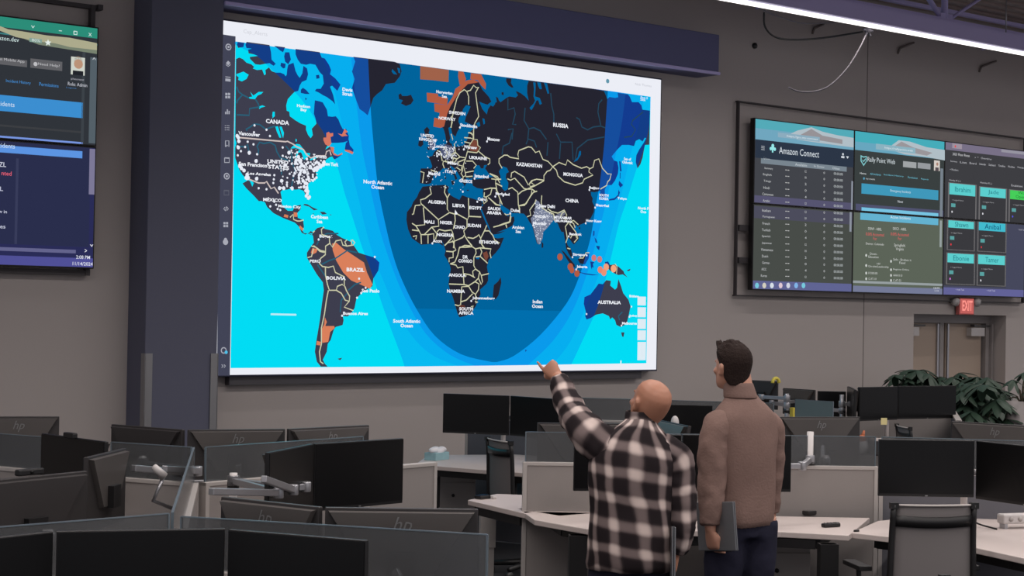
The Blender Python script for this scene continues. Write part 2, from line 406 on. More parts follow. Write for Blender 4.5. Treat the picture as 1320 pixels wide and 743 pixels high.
f.poly(LD, tr('A', (30,195),(60,180),(95,195),(130,230),(175,245),(205,270),(190,285),(230,300),(280,295),(300,350),(315,340),(310,300),(345,275),(370,310),(410,325),(455,325),(490,340),(505,360),(515,345),(520,290),(530,250),(580,230),(600,310),(620,350),(640,375),(665,330),(675,260),(710,285),(720,340),(705,395),(660,415),(640,450),(625,500),(590,510),(560,540),(525,580),(510,640),(515,690),(540,700),(545,743),
  'B', (600,40),(650,70),(700,90),(700,130),(720,180),(745,210),(765,180),(755,120),(800,70),(790,20),'A',(775,720),(780,640),(785,590),(830,600),(860,610),(900,680),(910,743),'B',(950,5),(985,0),(1010,30),(1030,80),(1050,120),(1090,140),(1110,190),(1105,235),(1060,250),(1000,255),(940,255),(900,290),(885,320),(930,290),(960,310),(960,350),(1000,370),(1040,370),(1000,400),(970,415),(950,385),(930,390),(900,410),(880,430),(860,460),(850,480),(810,500),(795,540),(800,575),(770,610),(730,640),(710,670),(700,700),
  'C', (290,50),(265,90),(270,130),(285,170),(285,200),(265,200),(245,150),(230,120),(190,105),(150,110),(110,100),(70,110),(30,110),(10,130),
  'P', (246,45),(245,62),(252,80),(270,95),(288,95),(298,76),(320,72),(318,90),(306,103),(308,122),(328,130),(332,158),(322,166),(332,180),(346,182),(358,172),(370,182),(366,190),(350,180),(336,186),(322,178),(312,155),(296,140),(270,130),(250,122),(215,104),(190,80),(182,62),(160,55),(145,35),(130,10),
  'B', (200,640),(170,610),(150,610),(120,590),(90,560),(60,510),(40,450),(22,400),(22,300),(34,260),(22,215),(22,185)), LAND, 2)
f.poly(LD, tr('B', (145,612),(165,625),(190,690),(225,743),'P',(150,28),(166,58),(158,58),(142,40),(110,8),(96,-10)), LAND, 2)
for P in (tr('A', (45,30),(110,40),(100,80),(50,88),(38,60)), tr('A', (130,30),(350,60),(365,130),(370,200),(410,240),(390,260),(350,235),(310,240),(260,250),(215,245),(165,195),(160,175),(240,165),(200,150),(150,140),(145,105),(180,95),(130,90),(120,60)),
          tr('A', (395,68),(500,82),(480,130),(455,115),(430,95)), tr('A', (500,130),(540,130),(555,200),(530,245),(500,220),(490,170)),
          tr('A', (600,98),(830,128),(850,180),(880,190),(920,250),(940,300),(930,340),(980,380),(1030,440),(1000,500),(950,450),(930,460),(960,540),(980,630),(955,600),(900,560),(860,540),(820,515),(785,500),(800,480),(840,480),(870,430),(860,350),(830,320),(790,250),(740,240),(700,250),(650,240),(620,200),(600,150)),
          tr('A', (460,230),(505,240),(500,280),(480,285),(455,260)), tr('A', (650,490),(670,470),(700,490),(735,530),(700,530),(650,520)), tr('A', (795,350),(825,345),(830,378),(800,385)), tr('A', (690,565),(710,575),(695,590)),
          tr('E', (-30,82),(-15,120),(-40,200),(-20,260),(-40,330),(-10,420),(20,500),(50,520),(85,550),(110,470),(130,410),(160,380),(200,350),(230,300),(300,290),(340,240),(355,200),(340,140),(300,122)),
          tr('E', (330,385),(350,375),(360,395),(400,395),(430,385),(450,430),(430,460),(390,475),(350,455),(365,430),(335,420)),
          tr('B', (1045,130),(1085,120),(1095,150),(1070,165)), tr('B', (1080,260),(1110,225),(1120,280),(1155,320),(1150,350),(1110,345),(1070,330)),
          tr('C', (225,255),(240,245),(270,250),(320,280),(370,300),(330,308),(285,272)), tr('C', (385,320),(430,322),(455,342),(410,348)), tr('C', (318,335),(335,340),(322,345)), tr('C', (480,345),(500,350),(488,356)),
          tr('P', (460,662),(478,658),(470,668))):
    f.poly(LD, P, LAND, 2)
f.poly(LD, tr('P', (366,190),'D', (85,50),(100,28),(112,16),(135,10),(150,20),(190,30),(210,50),(235,65),(280,85),(300,110),(320,140),(350,150),(400,165),(425,190),(420,230),(395,270),(390,310),(370,320),(335,345),(310,370),(300,420),(280,450),(265,462),(240,460),(245,480),(240,505),(205,515),(195,530),(180,580),(165,600),(160,640),(140,680),(150,700),(165,715),(130,715),(110,690),(100,640),(105,600),(115,540),(125,480),(135,400),(145,330),(140,290),(110,250),(80,200),(60,165),(60,140),(80,110),(95,90)), LAND, 2)
# Eurasia
f.poly(LD, tr('E', (700,660),(678,640),(690,600),(700,560),(720,520),(745,470),(765,430),(795,390),(820,350),(870,300),(920,272),(970,285),(1000,345),(1050,400),(1072,440),(1040,465),(1000,452),(975,440),(1000,500),(1035,542),(1045,500),(1065,470),(1085,480),(1105,455),
  'I', (130,410),(135,388),(150,385),(140,330),(162,345),(170,370),(185,385),(240,345),(270,330),(330,340),(352,320),(330,280),(350,285),(380,300),(420,330),(455,370),(440,300),(440,230),(455,178),(560,192),(760,218),(1040,252),
  'J', (480,226),(492,250),(515,312),(540,290),(600,300),(632,292),(620,245),(735,262),(755,285),(780,345),(850,345),(880,380),(890,425),(970,435),
  'L', (520,130),(518,248),(480,250),(470,300),(460,360),(440,420),(415,455),(400,400),(405,340),(430,290),(470,230),(490,190),(478,188),(460,220),(430,200),(400,215),(385,260),(340,250),(280,250),(240,290),(190,350),(210,385),(240,395),(250,450),(245,500),(220,560),(190,600),(150,600),(130,640),(132,700),(105,715),(90,690),(90,650),
  'M', (935,60),(900,55),(905,90),(920,120),(915,150),(935,190),(930,250),(900,310),(850,350),(800,370),(775,390),(760,370),(740,400),(760,440),(790,490),(780,520),(740,560),(720,540),(700,510),(680,490),(668,530),(680,570),(710,600),(725,660),(715,690),(690,650),(665,600),(660,560),(650,500),(640,440),(620,440),(600,400),(585,360),(560,340),(540,325),(520,350),(480,400),(440,440),(435,500),(405,560),(385,550),(365,480),(345,400),(335,370),(310,340),(290,300),(260,265),(200,260),(150,260),(120,230),(90,210),(60,190),(30,160),(22,175),(40,220),(75,270),(110,290),(125,260),(140,300),(165,290),(170,330),(150,380),(90,410),(40,430),(0,445),
  'Gc', (1000,560),(930,590),(870,600),(850,580),(820,500),(790,430),(770,380),(740,310),(765,285),(755,270),(765,210),(760,150),(765,115),(700,105),(640,70),
  'F', (590,660),(575,620),(590,590),(560,600),(530,590),(515,612),(530,640),(510,660),(490,640),(480,600),(455,560),(430,520),(400,490),(372,470),(375,490),(400,530),(430,570),(440,600),(420,610),(410,570),(370,530),(340,500),(300,500),(270,530),(230,540),(200,600),(190,640),(160,650),(130,650),(80,640),(85,590),(90,500),(130,500),(190,500),(200,480),(180,420),(160,390),(200,380),(220,340),(260,310),(300,300),(320,270),(340,260),(330,220),(325,180),(310,125),(290,100)), LAND, 2)
f.poly(LD, tr('F', (335,190),(355,150),(368,180),(360,250),(335,250)), LAND, 2)
# Africa
f.poly(LD, tr('Gc', (120,88),(80,150),(60,200),(20,250),(0,300),'P', (726,100),(724,130),(730,165),(745,200),(780,225),(815,222),(850,215),'Gc', (220,700),(290,690),(340,720),'H', (60,0),(80,40),(95,90),(85,130),(110,170),(130,210),(140,250),(120,380),(130,420),(160,500),(180,570),(200,640),(215,670),(260,660),(310,640),(360,570),(375,520),(400,470),(395,430),(450,380),(465,350),(465,290),(455,230),(470,170),(530,110),(570,60),
  'Gc', (985,630),(920,640),(870,630),(850,590),(820,530),(790,470),(760,400),(730,320),(750,290),(755,265),(740,235),(700,232),(650,215),(590,200),(540,180),(510,230),(450,200),(400,170),(385,130),(400,100),(385,80),(350,70),(260,75),(200,80),(160,85)), LAND, 2)
for P in (tr('H', (575,320),(580,370),(555,480),(530,515),(505,500),(510,440),(515,390),(550,360)),
          tr('F', (150,100),(175,130),(165,160),(190,200),(210,240),(220,280),(210,310),(160,325),(150,300),(180,280),(160,250),(150,220),(130,170),(120,130)), tr('F', (70,240),(110,230),(115,270),(90,295),(65,280)),
          tr('F', (322,580),(335,580),(332,605),(322,600)), tr('F', (324,555),(333,555),(331,572),(325,570)), tr('F', (380,620),(415,615),(408,650),(385,640)), tr('F', (500,655),(520,655),(510,672)), tr('F', (530,706),(552,706),(545,716),(532,714)), tr('Gc', (590,122),(612,122),(604,138)),
          tr('O', (75,190),(120,170),(150,130),(180,90),(210,95),(235,65),(270,70),(265,105),(300,135),(315,120),(325,55),(345,110),(360,160),(400,210),(415,260),(400,330),(385,390),(340,410),(310,395),(300,360),(280,340),(265,355),(255,330),(210,310),(160,320),(120,345),(90,355),(80,330),(85,300),(70,240)), tr('O', (345,450),(370,450),(362,485),(352,480)),
          tr('N', (590,362),(620,350),(640,385),(680,378),(720,400),(770,445),(775,465),(808,505),(760,475),(720,482),(690,470),(640,440),(600,395)), tr('N', (170,238),(200,260),(250,320),(300,380),(305,410),(260,380),(220,320)), tr('N', (320,430),(360,455),(420,467),(480,475),(530,480),(470,484),(400,475),(330,452)),
          tr('N', (330,330),(380,300),(420,260),(440,270),(435,320),(400,380),(350,370),(340,350)), tr('N', (450,350),(490,358),(475,375),(482,412),(468,405),(465,430),(455,400)), tr('N', (478,55),(492,62),(490,100),(475,112)), tr('N', (490,120),(510,140),(520,180),(500,165)), tr('N', (505,200),(542,205),(535,245),(515,225)), tr('N', (800,435),(835,420),(830,438),(810,445)), tr('N', (590,355),(620,352),(622,375),(600,378)),
          tr('L', (255,390),(268,395),(277,480),(262,480)), tr('L', (262,490),(268,490),(266,545),(260,540)), tr('L', (255,562),(290,600),(265,622),(250,595)), tr('L', (242,620),(250,640),(245,685),(215,712),(170,722),(165,735),(215,730),(250,700),(262,665)), tr('M', (430,530),(447,555),(445,590),(430,592)), tr('M', (785,395),(800,395),(798,415),(786,412)),
          tr('I', (240,155),(290,160),(285,200),(310,245),(290,245),(262,225),(238,185)), tr('I', (195,290),(215,290),(215,320),(195,312)), tr('S', (347,626),(354,630),(347,636)), tr('Gc', (430,45),(450,40),(450,70),(430,66))):
    f.poly(LD, P, LAND, 2)
# inland seas, lakes and inlets, drawn as water over the land
OC2 = emit((2, 220, 244)); LAKE = emit((20, 150, 190))
def water(*P):
    for q in P: f.poly('map_inland_water', q, OC2, 3)
water(tr('E', (885,470),(905,480),(885,525),(868,560),(858,600),(900,620),(960,640),(955,655),(925,660),(900,682),(888,705),(878,743),(850,790),(800,800),(760,800),(745,743),(735,690),(728,650),(745,640),(760,700),(785,720),(800,680),(825,640),(808,600),(812,570),(835,540),(845,500),(868,470)),
      tr('F', (368,165),(385,200),(400,255),(375,262),(362,240),(372,210)), tr('F', (385,250),(440,235),(500,240),(505,222),(480,180),(440,170),(425,210),(400,235)),
      tr('F', (600,520),(620,470),(650,470),(665,500),(690,500),(695,470),(725,465),(705,500),(740,550),(785,580),(740,588),(680,600),(620,605),(590,585)),
      tr('K', (95,380),(130,330),(170,345),(190,385),(165,400),(160,440),(185,490),(180,550),(150,568),(125,540),(105,480),(110,430)),
      tr('I', (497,195),(520,198),(520,250),(515,330),(560,345),(580,400),(560,410),(545,365),(528,370),(500,430),(480,462),(462,440),(500,400),(515,370),(500,330),(505,260)), tr('I', (535,195),(570,198),(580,260),(560,260),(545,230)), tr('I', (600,198),(630,205),(650,300),(635,305),(615,240)),
      tr('I', (10,540),(30,545),(35,590),(22,600)), tr('F', (620,70),(650,50),(660,90),(640,105)), tr('E', (1000,570),(1020,600),(1010,620)),
      tr('A', (30,340),(60,330),(100,315),(150,345),(130,385),(85,410),(50,395),(55,370),(35,355)), tr('A', (165,510),(195,545),(245,510),(290,510),(270,530),(235,545),(210,580),(160,575),(150,560),(185,555)), tr('A', (250,650),(280,638),(310,650),(270,660),(250,675)), tr('A', (380,700),(400,700),(400,743),(375,743)),
      tr('B', (405,100),(430,95),(450,160),(462,205),(445,205),(420,150)), tr('B', (445,100),(465,98),(488,160),(480,210),(468,180)), tr('B', (380,0),(400,0),(375,20)), tr('B', (600,215),(612,225),(608,245),(598,240)),
      tr('B', (550,310),(580,280),(610,265),(640,270),(670,310),(690,350),(740,355),(730,385),(700,400),(680,420),(660,360),(650,345),(625,350),(610,400),(600,390),(615,340),(640,320),(600,305)), tr('B', (735,410),(800,390),(800,402),(740,425)),
      tr('K', (865,185),(880,185),(880,220),(845,275),(810,290),(815,280),(850,245)), tr('H', (355,140),(390,145),(385,165),(360,162)), tr('E', (280,180),(300,200),(320,225),(290,220),(275,200)), tr('E', (320,170),(340,175),(345,215),(330,210)),
      tr('J', (540,235),(625,246),(632,295),(600,285),(560,292)))
# day/night veils
L1 = [(303.5, 53.6), (303.5, 58), (330, 72), (350, 90), (365, 104), (378, 117), (395, 137), (408, 158), (417, 172), (427, 195), (436, 220), (444, 250), (449, 265), (457, 290), (467, 321), (478, 350), (495, 401), (515, 455), (521, 472.8)]
R1 = [(838, 125), (836.5, 160), (830, 190), (819, 221), (807, 260), (797, 290), (785, 341), (770, 395), (750, 440), (736, 470)]
L2 = [(413, 68.2), (425, 100), (435, 135), (441, 165), (448, 200), (455, 230), (462, 257), (469, 288), (481, 330), (497, 370), (512, 405), (536, 440), (560, 460), (590, 472)]
R2 = [(830, 123.8), (822, 165), (812, 200), (803, 240), (790, 290), (776, 341), (755, 395), (735, 440), (712, 470.4)]
L3 = [(452, 73.4), (456, 110), (461, 150), (466, 190), (473, 225), (481, 262), (490, 300), (505, 345), (522, 385), (548, 430), (580, 458), (612, 471.8)]
R3_ = [(806, 120.3), (800, 165), (790, 215), (782, 255), (771, 300), (757, 350), (738, 400), (712, 440), (680, 471)]
def smooth(P, k=4):
    o = []
    for i in range(len(P)-1):
        p0, p1, p2, p3 = P[max(i-1, 0)], P[i], P[i+1], P[min(i+2, len(P)-1)]
        for q in range(k):
            t = q/k; o.append(tuple(.5*((2*p1[c])+(p2[c]-p0[c])*t+(2*p0[c]-5*p1[c]+4*p2[c]-p3[c])*t*t+(3*p1[c]-p0[c]-3*p2[c]+p3[c])*t**3) for c in (0, 1)))
    o.append(P[-1]); return o
NL = smooth([(474, 76.2), (477, 136), (481, 185), (487, 243), (498, 297), (507, 332), (518, 362), (536, 398), (560, 433), (594, 457), (634, 467)])
NR = smooth([(783, 117), (780, 163), (778, 190), (772.6, 237), (768, 262), (762, 300), (757, 321), (746, 357), (730, 391), (696, 432), (662, 459), (640, 467)])
L1, R1, L2, R2, L3, R3_ = (smooth(q) for q in (L1, R1, L2, R2, L3, R3_))
V1 = veil('twilight_outer', (.1, .665, .77), (.002, .015, .18)); V2 = veil('twilight_middle', (.1, .566, .71), (.002, .017, .223)); V3 = veil('twilight_inner', (.1, .375, .60), (.003, .056, .29))
f.poly('twilight_veil', L1+list(reversed(L2)), V1, 4); f.poly('twilight_veil', R1+list(reversed(R2)), V1, 4)
f.poly('twilight_veil', L2+list(reversed(L3)), V2, 4); f.poly('twilight_veil', R2+list(reversed(R3_)), V2, 4)
f.poly('twilight_veil', L3+list(reversed(R3_))+NR+list(reversed(NL)), V3, 4)
yc = 402
f.poly('night_veil', [p for p in NL if p[1] < yc]+[p for p in reversed(NR) if p[1] < yc], veil('night_layer', (.38, .16, .362), (0, .010, .002)), 4)
lo_l = [p for p in NL if p[1] < yc][-1]; lo_r = [p for p in NR if p[1] < yc][-1]
f.poly('night_veil', [lo_l]+[p for p in NL if p[1] >= yc]+[p for p in reversed(NR) if p[1] >= yc]+[lo_r], veil('night_layer_lower', (.38, .205, .46), (0, .010, .002)), 4)
# orange alert areas
OR1 = emit((218, 128, 92)); OR2 = emit((178, 92, 66)); OR3 = emit((120, 70, 56)); PK = emit((205, 120, 122))
def alert(m, *P):
    for q in P: f.poly('map_alert_area', q, m, 8)
alert(OR1, tr('D', (185,95),(205,90),(240,120),(300,160),(345,190),(360,240),(388,300),(375,322),(280,280),(240,240),(205,180),(188,130)), tr('D', (85,118),(112,122),(105,140),(85,150),(78,140)), tr('D', (148,465),(158,490),(150,510),(195,510),(198,520),(175,540),(165,590),(135,595),(130,530),(145,500)), tr('D', (108,585),(128,590),(125,608),(105,605)),
      tr('P', (255,108),(270,112),(268,122),(252,118)), tr('P', (290,100),(304,102),(304,118),(292,118)), tr('P', (314,150),(330,165),(322,172),(312,160)))
alert(emit((214, 120, 98)), tr('B', (890,160),(915,150),(925,165),(955,160),(955,190),(930,200),(938,260),(915,290),(880,270),(862,230),(862,205),(890,205)), tr('B', (1000,165),(1040,175),(1065,120),(1095,150),(1070,165),(1095,190),(1070,190),(1040,195)), tr('B', (925,290),(965,300),(960,350),(1000,375),(1040,350),(1045,365),(1000,382),(960,372),(935,330)), tr('B', (1065,320),(1110,325),(1150,345),(1140,365),(1100,345),(1070,335)))
alert(OR2, tr('E', (552,370),(640,378),(645,400),(720,410),(715,470),(610,450),(555,442)), tr('E', (612,455),(715,470),(760,400),(780,340),(820,310),(870,272),(920,262),(970,285),(940,292),(880,300),(830,350),(790,400),(740,480),(715,540),(700,600),(690,640),(660,650),(605,640),(612,570),(650,575),(655,530),(615,520)), tr('E', (805,196),(845,202),(865,260),(855,290),(815,310),(802,240)), tr('E', (905,212),(985,222),(1025,300),(1020,345),(985,310),(960,270),(900,260)))
alert(emit((160, 98, 74)), tr('E', (500,157),(728,188),(725,285),(600,270),(500,262)))
alert(OR3, tr('F', (590,220),(625,240),(640,300),(630,345),(560,330),(545,315),(570,250)), tr('H', (415,110),(450,95),(465,140),(445,180),(425,150)))
alert(emit((96, 54, 46)), tr('H', (205,560),(255,565),(270,600),(215,605)))
for cx_, cy_, r_, mm in ((155,308,32,OR2),(255,402,34,OR2),(270,435,28,OR2),(318,465,32,OR2),(480,318,30,PK),(535,330,30,PK),(540,430,32,emit((228,134,112))),(598,405,34,emit((240,160,124))),(575,455,34,emit((236,146,116))),(668,420,36,emit((246,168,128)))):
    q = tr('N', (cx_, cy_))[0]; f.dot('map_alert_disc', q[0], q[1], r_/7.427*.0075, mm, 8, 16)
f.poly('map_dense_area', tr('M', (365,130),(400,150),(420,190),(470,230),(520,270),(540,280),(545,320),(520,350),(480,400),(440,440),(435,500),(405,560),(385,550),(365,480),(345,400),(330,350),(320,310),(350,280),(365,200)), emit((120, 128, 152)), 8)
f.poly('map_dense_area', tr('M', (545,290),(580,270),(640,230),(650,270),(600,310),(600,350),(560,345)), emit((110, 114, 134)), 8)
f.poly('map_dense_area', tr('F', (265,310),(330,270),(400,290),(390,370),(340,420),(290,390)), emit((74, 82, 112)), 8)
f.poly('map_dense_area', tr('F', (170,250),(200,240),(215,290),(205,315),(165,320)), emit((88, 92, 122)), 8)
# rivers
RV = emit((36, 70, 92)); RV2 = emit((40, 96, 120))
def river(m, *P):
    for q in P: f.line('map_river', q, .012, m, 9)
river(RV2, tr('B', (130,140),(120,125),(150,110),(200,75),(250,80),(310,125),(350,110),(400,95)), tr('B', (235,370),(240,320),(225,290),(250,250),(290,262),(350,250),(400,280),(415,340),(450,400),(520,420)), tr('B', (30,290),(110,292),(135,270),(145,330),(165,350)), tr('B', (500,285),(540,330),(560,380),(560,440),(590,520),(570,600),(555,680)), tr('B', (440,470),(460,520),(460,560)),
      tr('A', (30,460),(50,510),(90,540),(150,570)), tr('A', (210,580),(240,630),(245,650)), tr('A', (250,655),(155,670),(150,735),(30,730)), tr('A', (85,540),(40,590),(30,620)), tr('D', (130,200),(170,180),(200,170),(260,130),(310,140)), tr('D', (265,330),(300,300),(330,290)), tr('D', (225,440),(230,380),(265,340)), tr('D', (150,260),(110,200)), tr('C', (350,640),(390,560),(450,530),(560,530)), tr('O', (350,300),(320,330),(330,360)))
river(RV, tr('I', (415,440),(405,560),(450,640),(500,630),(560,660),(620,743)), tr('I', (660,300),(670,420),(690,500),(690,580)), tr('I', (250,350),(250,460),(310,440),(320,500),(295,600),(330,600)), tr('I', (450,640),(440,743)), tr('I', (290,743),(300,640),(250,650)), tr('J', (180,510),(215,530),(240,610),(300,640),(360,610),(440,600),(490,620)), tr('J', (455,320),(420,360),(410,450),(440,590)), tr('J', (890,450),(830,500),(780,540),(765,580),(810,640),(770,710),(690,720)),
      tr('K', (640,20),(680,100),(790,100),(800,270)), tr('K', (820,270),(840,160),(940,80),(1100,50)), tr('K', (450,150),(430,90),(370,70),(350,120)), tr('K', (560,100),(550,230)), tr('K', (215,10),(190,110),(130,140),(120,220)), tr('K', (680,110),(670,260)))
# borders
BD = emit((206, 206, 172)); BD2 = emit((206, 192, 188))
def border(*P, m=BD, w=.016):
    for q in P: f.line('map_border', q, w*.72, m, 10)
border(tr('B', (35,203),(500,245),(515,240),(575,270),(600,290),(670,320),(700,370),(740,400),(800,380),(880,380),(890,340),(920,325),(935,375)), m=BD2)
border(tr('B', (150,605),(240,640),(300,640),(315,625),(360,695),(390,680),(430,740)), m=BD2)
border(tr('C', (95,375),(125,345),(130,395),(165,410),(190,410),(225,400)), tr('C', (315,520),(330,505)), tr('C', (420,468),(395,490),(400,540),(470,560),(475,620),(500,660),(535,600),(585,590),(600,640),(640,650),(700,640),(715,615),(690,590)), tr('C', (640,590),(620,610),(635,645)), tr('C', (680,590),(685,640)), tr('C', (300,650),(340,660),(380,700),(435,715),(435,650),(475,625)),
       tr('D', (90,105),(125,130),(150,135),(150,150),(125,170),(120,195),(135,210),(165,215),(190,208),(200,240),(245,262),(245,310),(235,300),(210,310),(205,330),(170,330),(160,300),(150,250),(150,215)), tr('D', (165,330),(155,380),(145,450),(130,520),(130,600),(120,640),(125,690),(140,700)), tr('D', (205,330),(230,345),(250,380),(270,385),(272,360),(255,330),(248,310)), tr('D', (270,385),(245,415),(290,432)), tr('D', (60,165),(80,160),(90,120)), w=.014)
# Europe
border(tr('E', (745,650),(755,560),(770,500),(790,420),(815,370),(850,345),(870,360),(885,400),(885,465)), tr('E', (870,360),(900,350),(925,310),(945,330),(965,325),(940,370),(950,450),(965,560),(935,610),(925,660),(920,743)), tr('E', (880,690),(905,690),(915,710)),
       tr('F', (375,0),(385,60),(370,110)), tr('F', (375,170),(390,225)), tr('F', (590,120),(590,220),(625,225),(630,280),(655,300),(635,335),(700,390),(745,410),(745,450),(725,465)), tr('F', (500,205),(560,210),(590,220),(560,260),(500,245)), tr('F', (545,155),(580,175)), tr('F', (560,260),(545,290),(530,340),(620,350),(640,330)), tr('F', (530,340),(515,400),(460,390),(415,345),(405,260)), tr('F', (415,345),(375,370),(380,395),(430,410),(460,390)), tr('F', (430,410),(400,400),(385,440),(410,440),(430,410)), tr('F', (515,400),(490,470),(510,540),(590,525)), tr('F', (520,430),(580,430),(615,470),(590,500)), tr('F', (440,440),(480,425),(515,410)), tr('F', (440,440),(450,470),(480,475),(470,520),(440,500),(425,490)), tr('F', (480,475),(485,520),(470,550),(490,580),(515,570),(510,540)), tr('F', (490,580),(485,610)), tr('F', (515,580),(580,575)), tr('F', (385,440),(340,440),(300,430),(295,460),(310,500)), tr('F', (290,430),(270,340),(240,330)), tr('F', (80,530),(115,540),(100,640)), tr('F', (180,515),(250,540)), tr('F', (320,420),(330,440)), tr('F', (745,550),(820,580),(830,600),(850,605)), tr('F', (760,600),(800,605),(800,640),(860,670)), tr('F', (800,640),(815,720),(830,743)), tr('F', (820,600),(840,640)), tr('F', (300,300),(340,350),(320,400)),
       tr('Gc', (765,120),(840,105),(890,110),(920,180),(960,280)), tr('Gc', (850,110),(835,170),(790,200),(770,200)), tr('Gc', (810,205),(900,280),(945,290)), tr('Gc', (750,220),(765,270),(800,240),(790,205)), tr('Gc', (765,200),(770,150)), w=.013)
border(tr('K', (120,350),(90,300),(90,260),(140,225),(170,225),(195,245),(280,260),(270,220),(280,180),(370,145),(400,150),(440,200),(475,185),(510,265),(560,285),(605,335),(580,370),(550,380),(520,420),(520,470),(430,520),(360,550),(330,545),(240,445),(200,465),(170,450)), tr('K', (205,440),(210,395),(240,380),(330,435),(370,510),(400,470),(450,455),(520,465)), tr('K', (605,335),(665,295),(730,320),(745,270),(800,315),(880,350),(930,335),(960,355),(990,340),(1005,275),(1045,260),(1080,350),(1130,405),(1165,405),(1150,460),(1130,480),(1120,515),(1060,550)), tr('K', (605,335),(640,370),(655,425),(715,480),(820,512),(890,490),(905,455),(990,415),(950,385),(955,355)),
       tr('K', (180,550),(215,535),(270,580),(275,700),(290,743)), tr('K', (275,600),(310,570),(360,550),(405,550),(400,600),(350,690),(280,710)), tr('K', (410,470),(380,500),(390,530),(430,510),(400,490)), tr('K', (405,550),(440,575)), tr('K', (0,400),(40,425),(80,455)), tr('K', (60,460),(110,455)), tr('K', (70,500),(120,525)), tr('K', (0,540),(60,540),(100,650),(100,690)), tr('K', (0,640),(60,700),(100,705)), w=.014)
border(tr('M', (200,190),(260,185),(330,80),(345,60),(380,50)), tr('M', (205,190),(215,260)), tr('M', (285,295),(320,280),(310,230),(360,160),(370,130)), tr('M', (415,190),(430,210),(480,245),(540,270)), tr('M', (430,205),(420,160),(425,90)), tr('M', (480,215),(520,245),(580,260),(640,230),(665,280),(640,310),(680,350),(730,330),(775,370)), tr('M', (600,300),(620,260),(650,240)), tr('M', (540,270),(545,330)), tr('M', (680,350),(650,390),(660,440),(670,500),(655,545)), tr('M', (690,360),(720,400),(750,440),(770,500),(735,540)), tr('M', (700,500),(715,470),(750,470),(760,500)), tr('M', (670,595),(700,605)), tr('M', (785,690),(820,690),(850,640),(880,640)), tr('M', (700,340),(730,360),(745,400)), tr('M', (80,370),(90,400)), tr('M', (0,385),(60,360),(125,340),(130,290)), w=.014)
border(tr('N', (680,375),(700,400),(695,470)), w=.012)
# Africa
border(tr('Gc', (190,95),(205,165),(140,215),(90,230),(95,270),(280,440),(400,365),(375,330),(375,210),(345,150),(355,75)), tr('Gc', (375,210),(400,165)), tr('Gc', (400,365),(450,380),(480,380),(590,440),(605,400),(600,210)), tr('Gc', (605,405),(735,412)), tr('Gc', (90,285),(35,290),(15,380),(0,385)), tr('Gc', (120,310),(135,495),(40,505),(0,480)), tr('Gc', (280,440),(285,510),(210,520),(130,600),(95,600),(75,560),(0,550)), tr('Gc', (210,520),(265,590),(250,650)), tr('Gc', (265,570),(290,545),(350,560),(420,550),(435,590),(420,640),(350,715)), tr('Gc', (455,385),(460,450),(440,540)), tr('Gc', (435,590),(450,670),(540,630),(560,600),(550,560),(585,520),(585,440)), tr('Gc', (560,610),(590,660),(640,720)), tr('Gc', (590,630),(650,640),(690,620),(710,600),(730,640)), tr('Gc', (795,500),(770,560),(730,640),(740,700),(760,740)), tr('Gc', (770,560),(820,560),(860,610),(880,660),(930,690)), tr('Gc', (130,600),(170,600),(170,695)), tr('Gc', (170,600),(230,590),(235,680)), tr('Gc', (95,600),(100,700)), tr('Gc', (10,620),(50,610),(40,650)), tr('Gc', (450,670),(440,743)), tr('Gc', (500,743),(560,715),(620,720)), tr('Gc', (865,520),(940,500),(1035,470),(1050,380),(1000,390),(985,375)), tr('Gc', (1000,490),(1008,525)), tr('Gc', (40,505),(75,560)), w=.014)
border(tr('H', (80,45),(110,20),(160,10),(165,60),(180,85),(150,100),(95,95)), tr('H', (155,95),(155,150),(120,155),(120,190)), tr('H', (210,60),(195,130),(170,190),(130,205)), tr('H', (130,205),(180,215),(195,240),(240,230),(245,300),(270,310),(245,320),(250,385)), tr('H', (210,60),(270,60),(320,55),(350,75),(355,110),(335,150),(335,220),(350,250),(325,270),(330,310),(345,325),(300,300),(245,290)), tr('H', (350,75),(390,65),(430,70),(485,75),(475,110),(485,155)), tr('H', (390,65),(405,100),(390,140),(350,145)), tr('H', (390,140),(455,200)), tr('H', (350,250),(385,275),(400,305),(465,290)), tr('H', (385,275),(375,330),(345,360),(290,395),(250,385),(120,380)), tr('H', (400,305),(410,360),(400,385),(375,330)), tr('H', (345,360),(380,380),(375,430),(350,470),(320,450),(290,400)), tr('H', (290,400),(230,405),(220,560),(200,570),(170,560)), tr('H', (225,535),(270,520),(325,465)), tr('H', (350,470),(355,520)), tr('H', (345,530),(370,540),(350,545)), tr('H', (310,580),(330,570),(320,600),(308,590)), tr('H', (430,70),(400,30),(405,0)), tr('H', (150,0),(165,40)), tr('H', (320,55),(280,0)), w=.014)
f.line('map_reference_line', [(348, 405.3), (381, 406)], .015, emit((190, 235, 245)), 9)
# city dots
DOT = emit((232, 236, 246))
def dots(n, box, key='map_city_dot', r=(.007, .02), test=None):
    k = 0
    while k < n:
        x = random.uniform(box[0], box[2]); y = random.uniform(box[1], box[3])
        if test and not test(x, y): continue
        f.dot(key, x, y, random.uniform(*r), DOT, 11, 6); k += 1
usa = tr('B', (450,380),(600,300),(640,390),(740,410),(880,430),(800,500),(790,580),(700,680),(600,690),(430,690))
def inside(P, x, y):
    c = False; j = len(P)-1
    for i in range(len(P)):
        if (P[i][1] > y) != (P[j][1] > y) and x < (P[j][0]-P[i][0])*(y-P[i][1])/(P[j][1]-P[i][1])+P[i][0]: c = not c
        j = i
    return c
ue = tr('B', (560,380),(880,430),(860,470),(800,520),(795,590),(700,680),(640,690),(560,560))
dots(80, (360, 190, 420, 245), r=(.004, .011), test=lambda x, y: inside(usa, x, y))
dots(110, (372, 200, 420, 245), r=(.005, .014), test=lambda x, y: inside(ue, x, y))
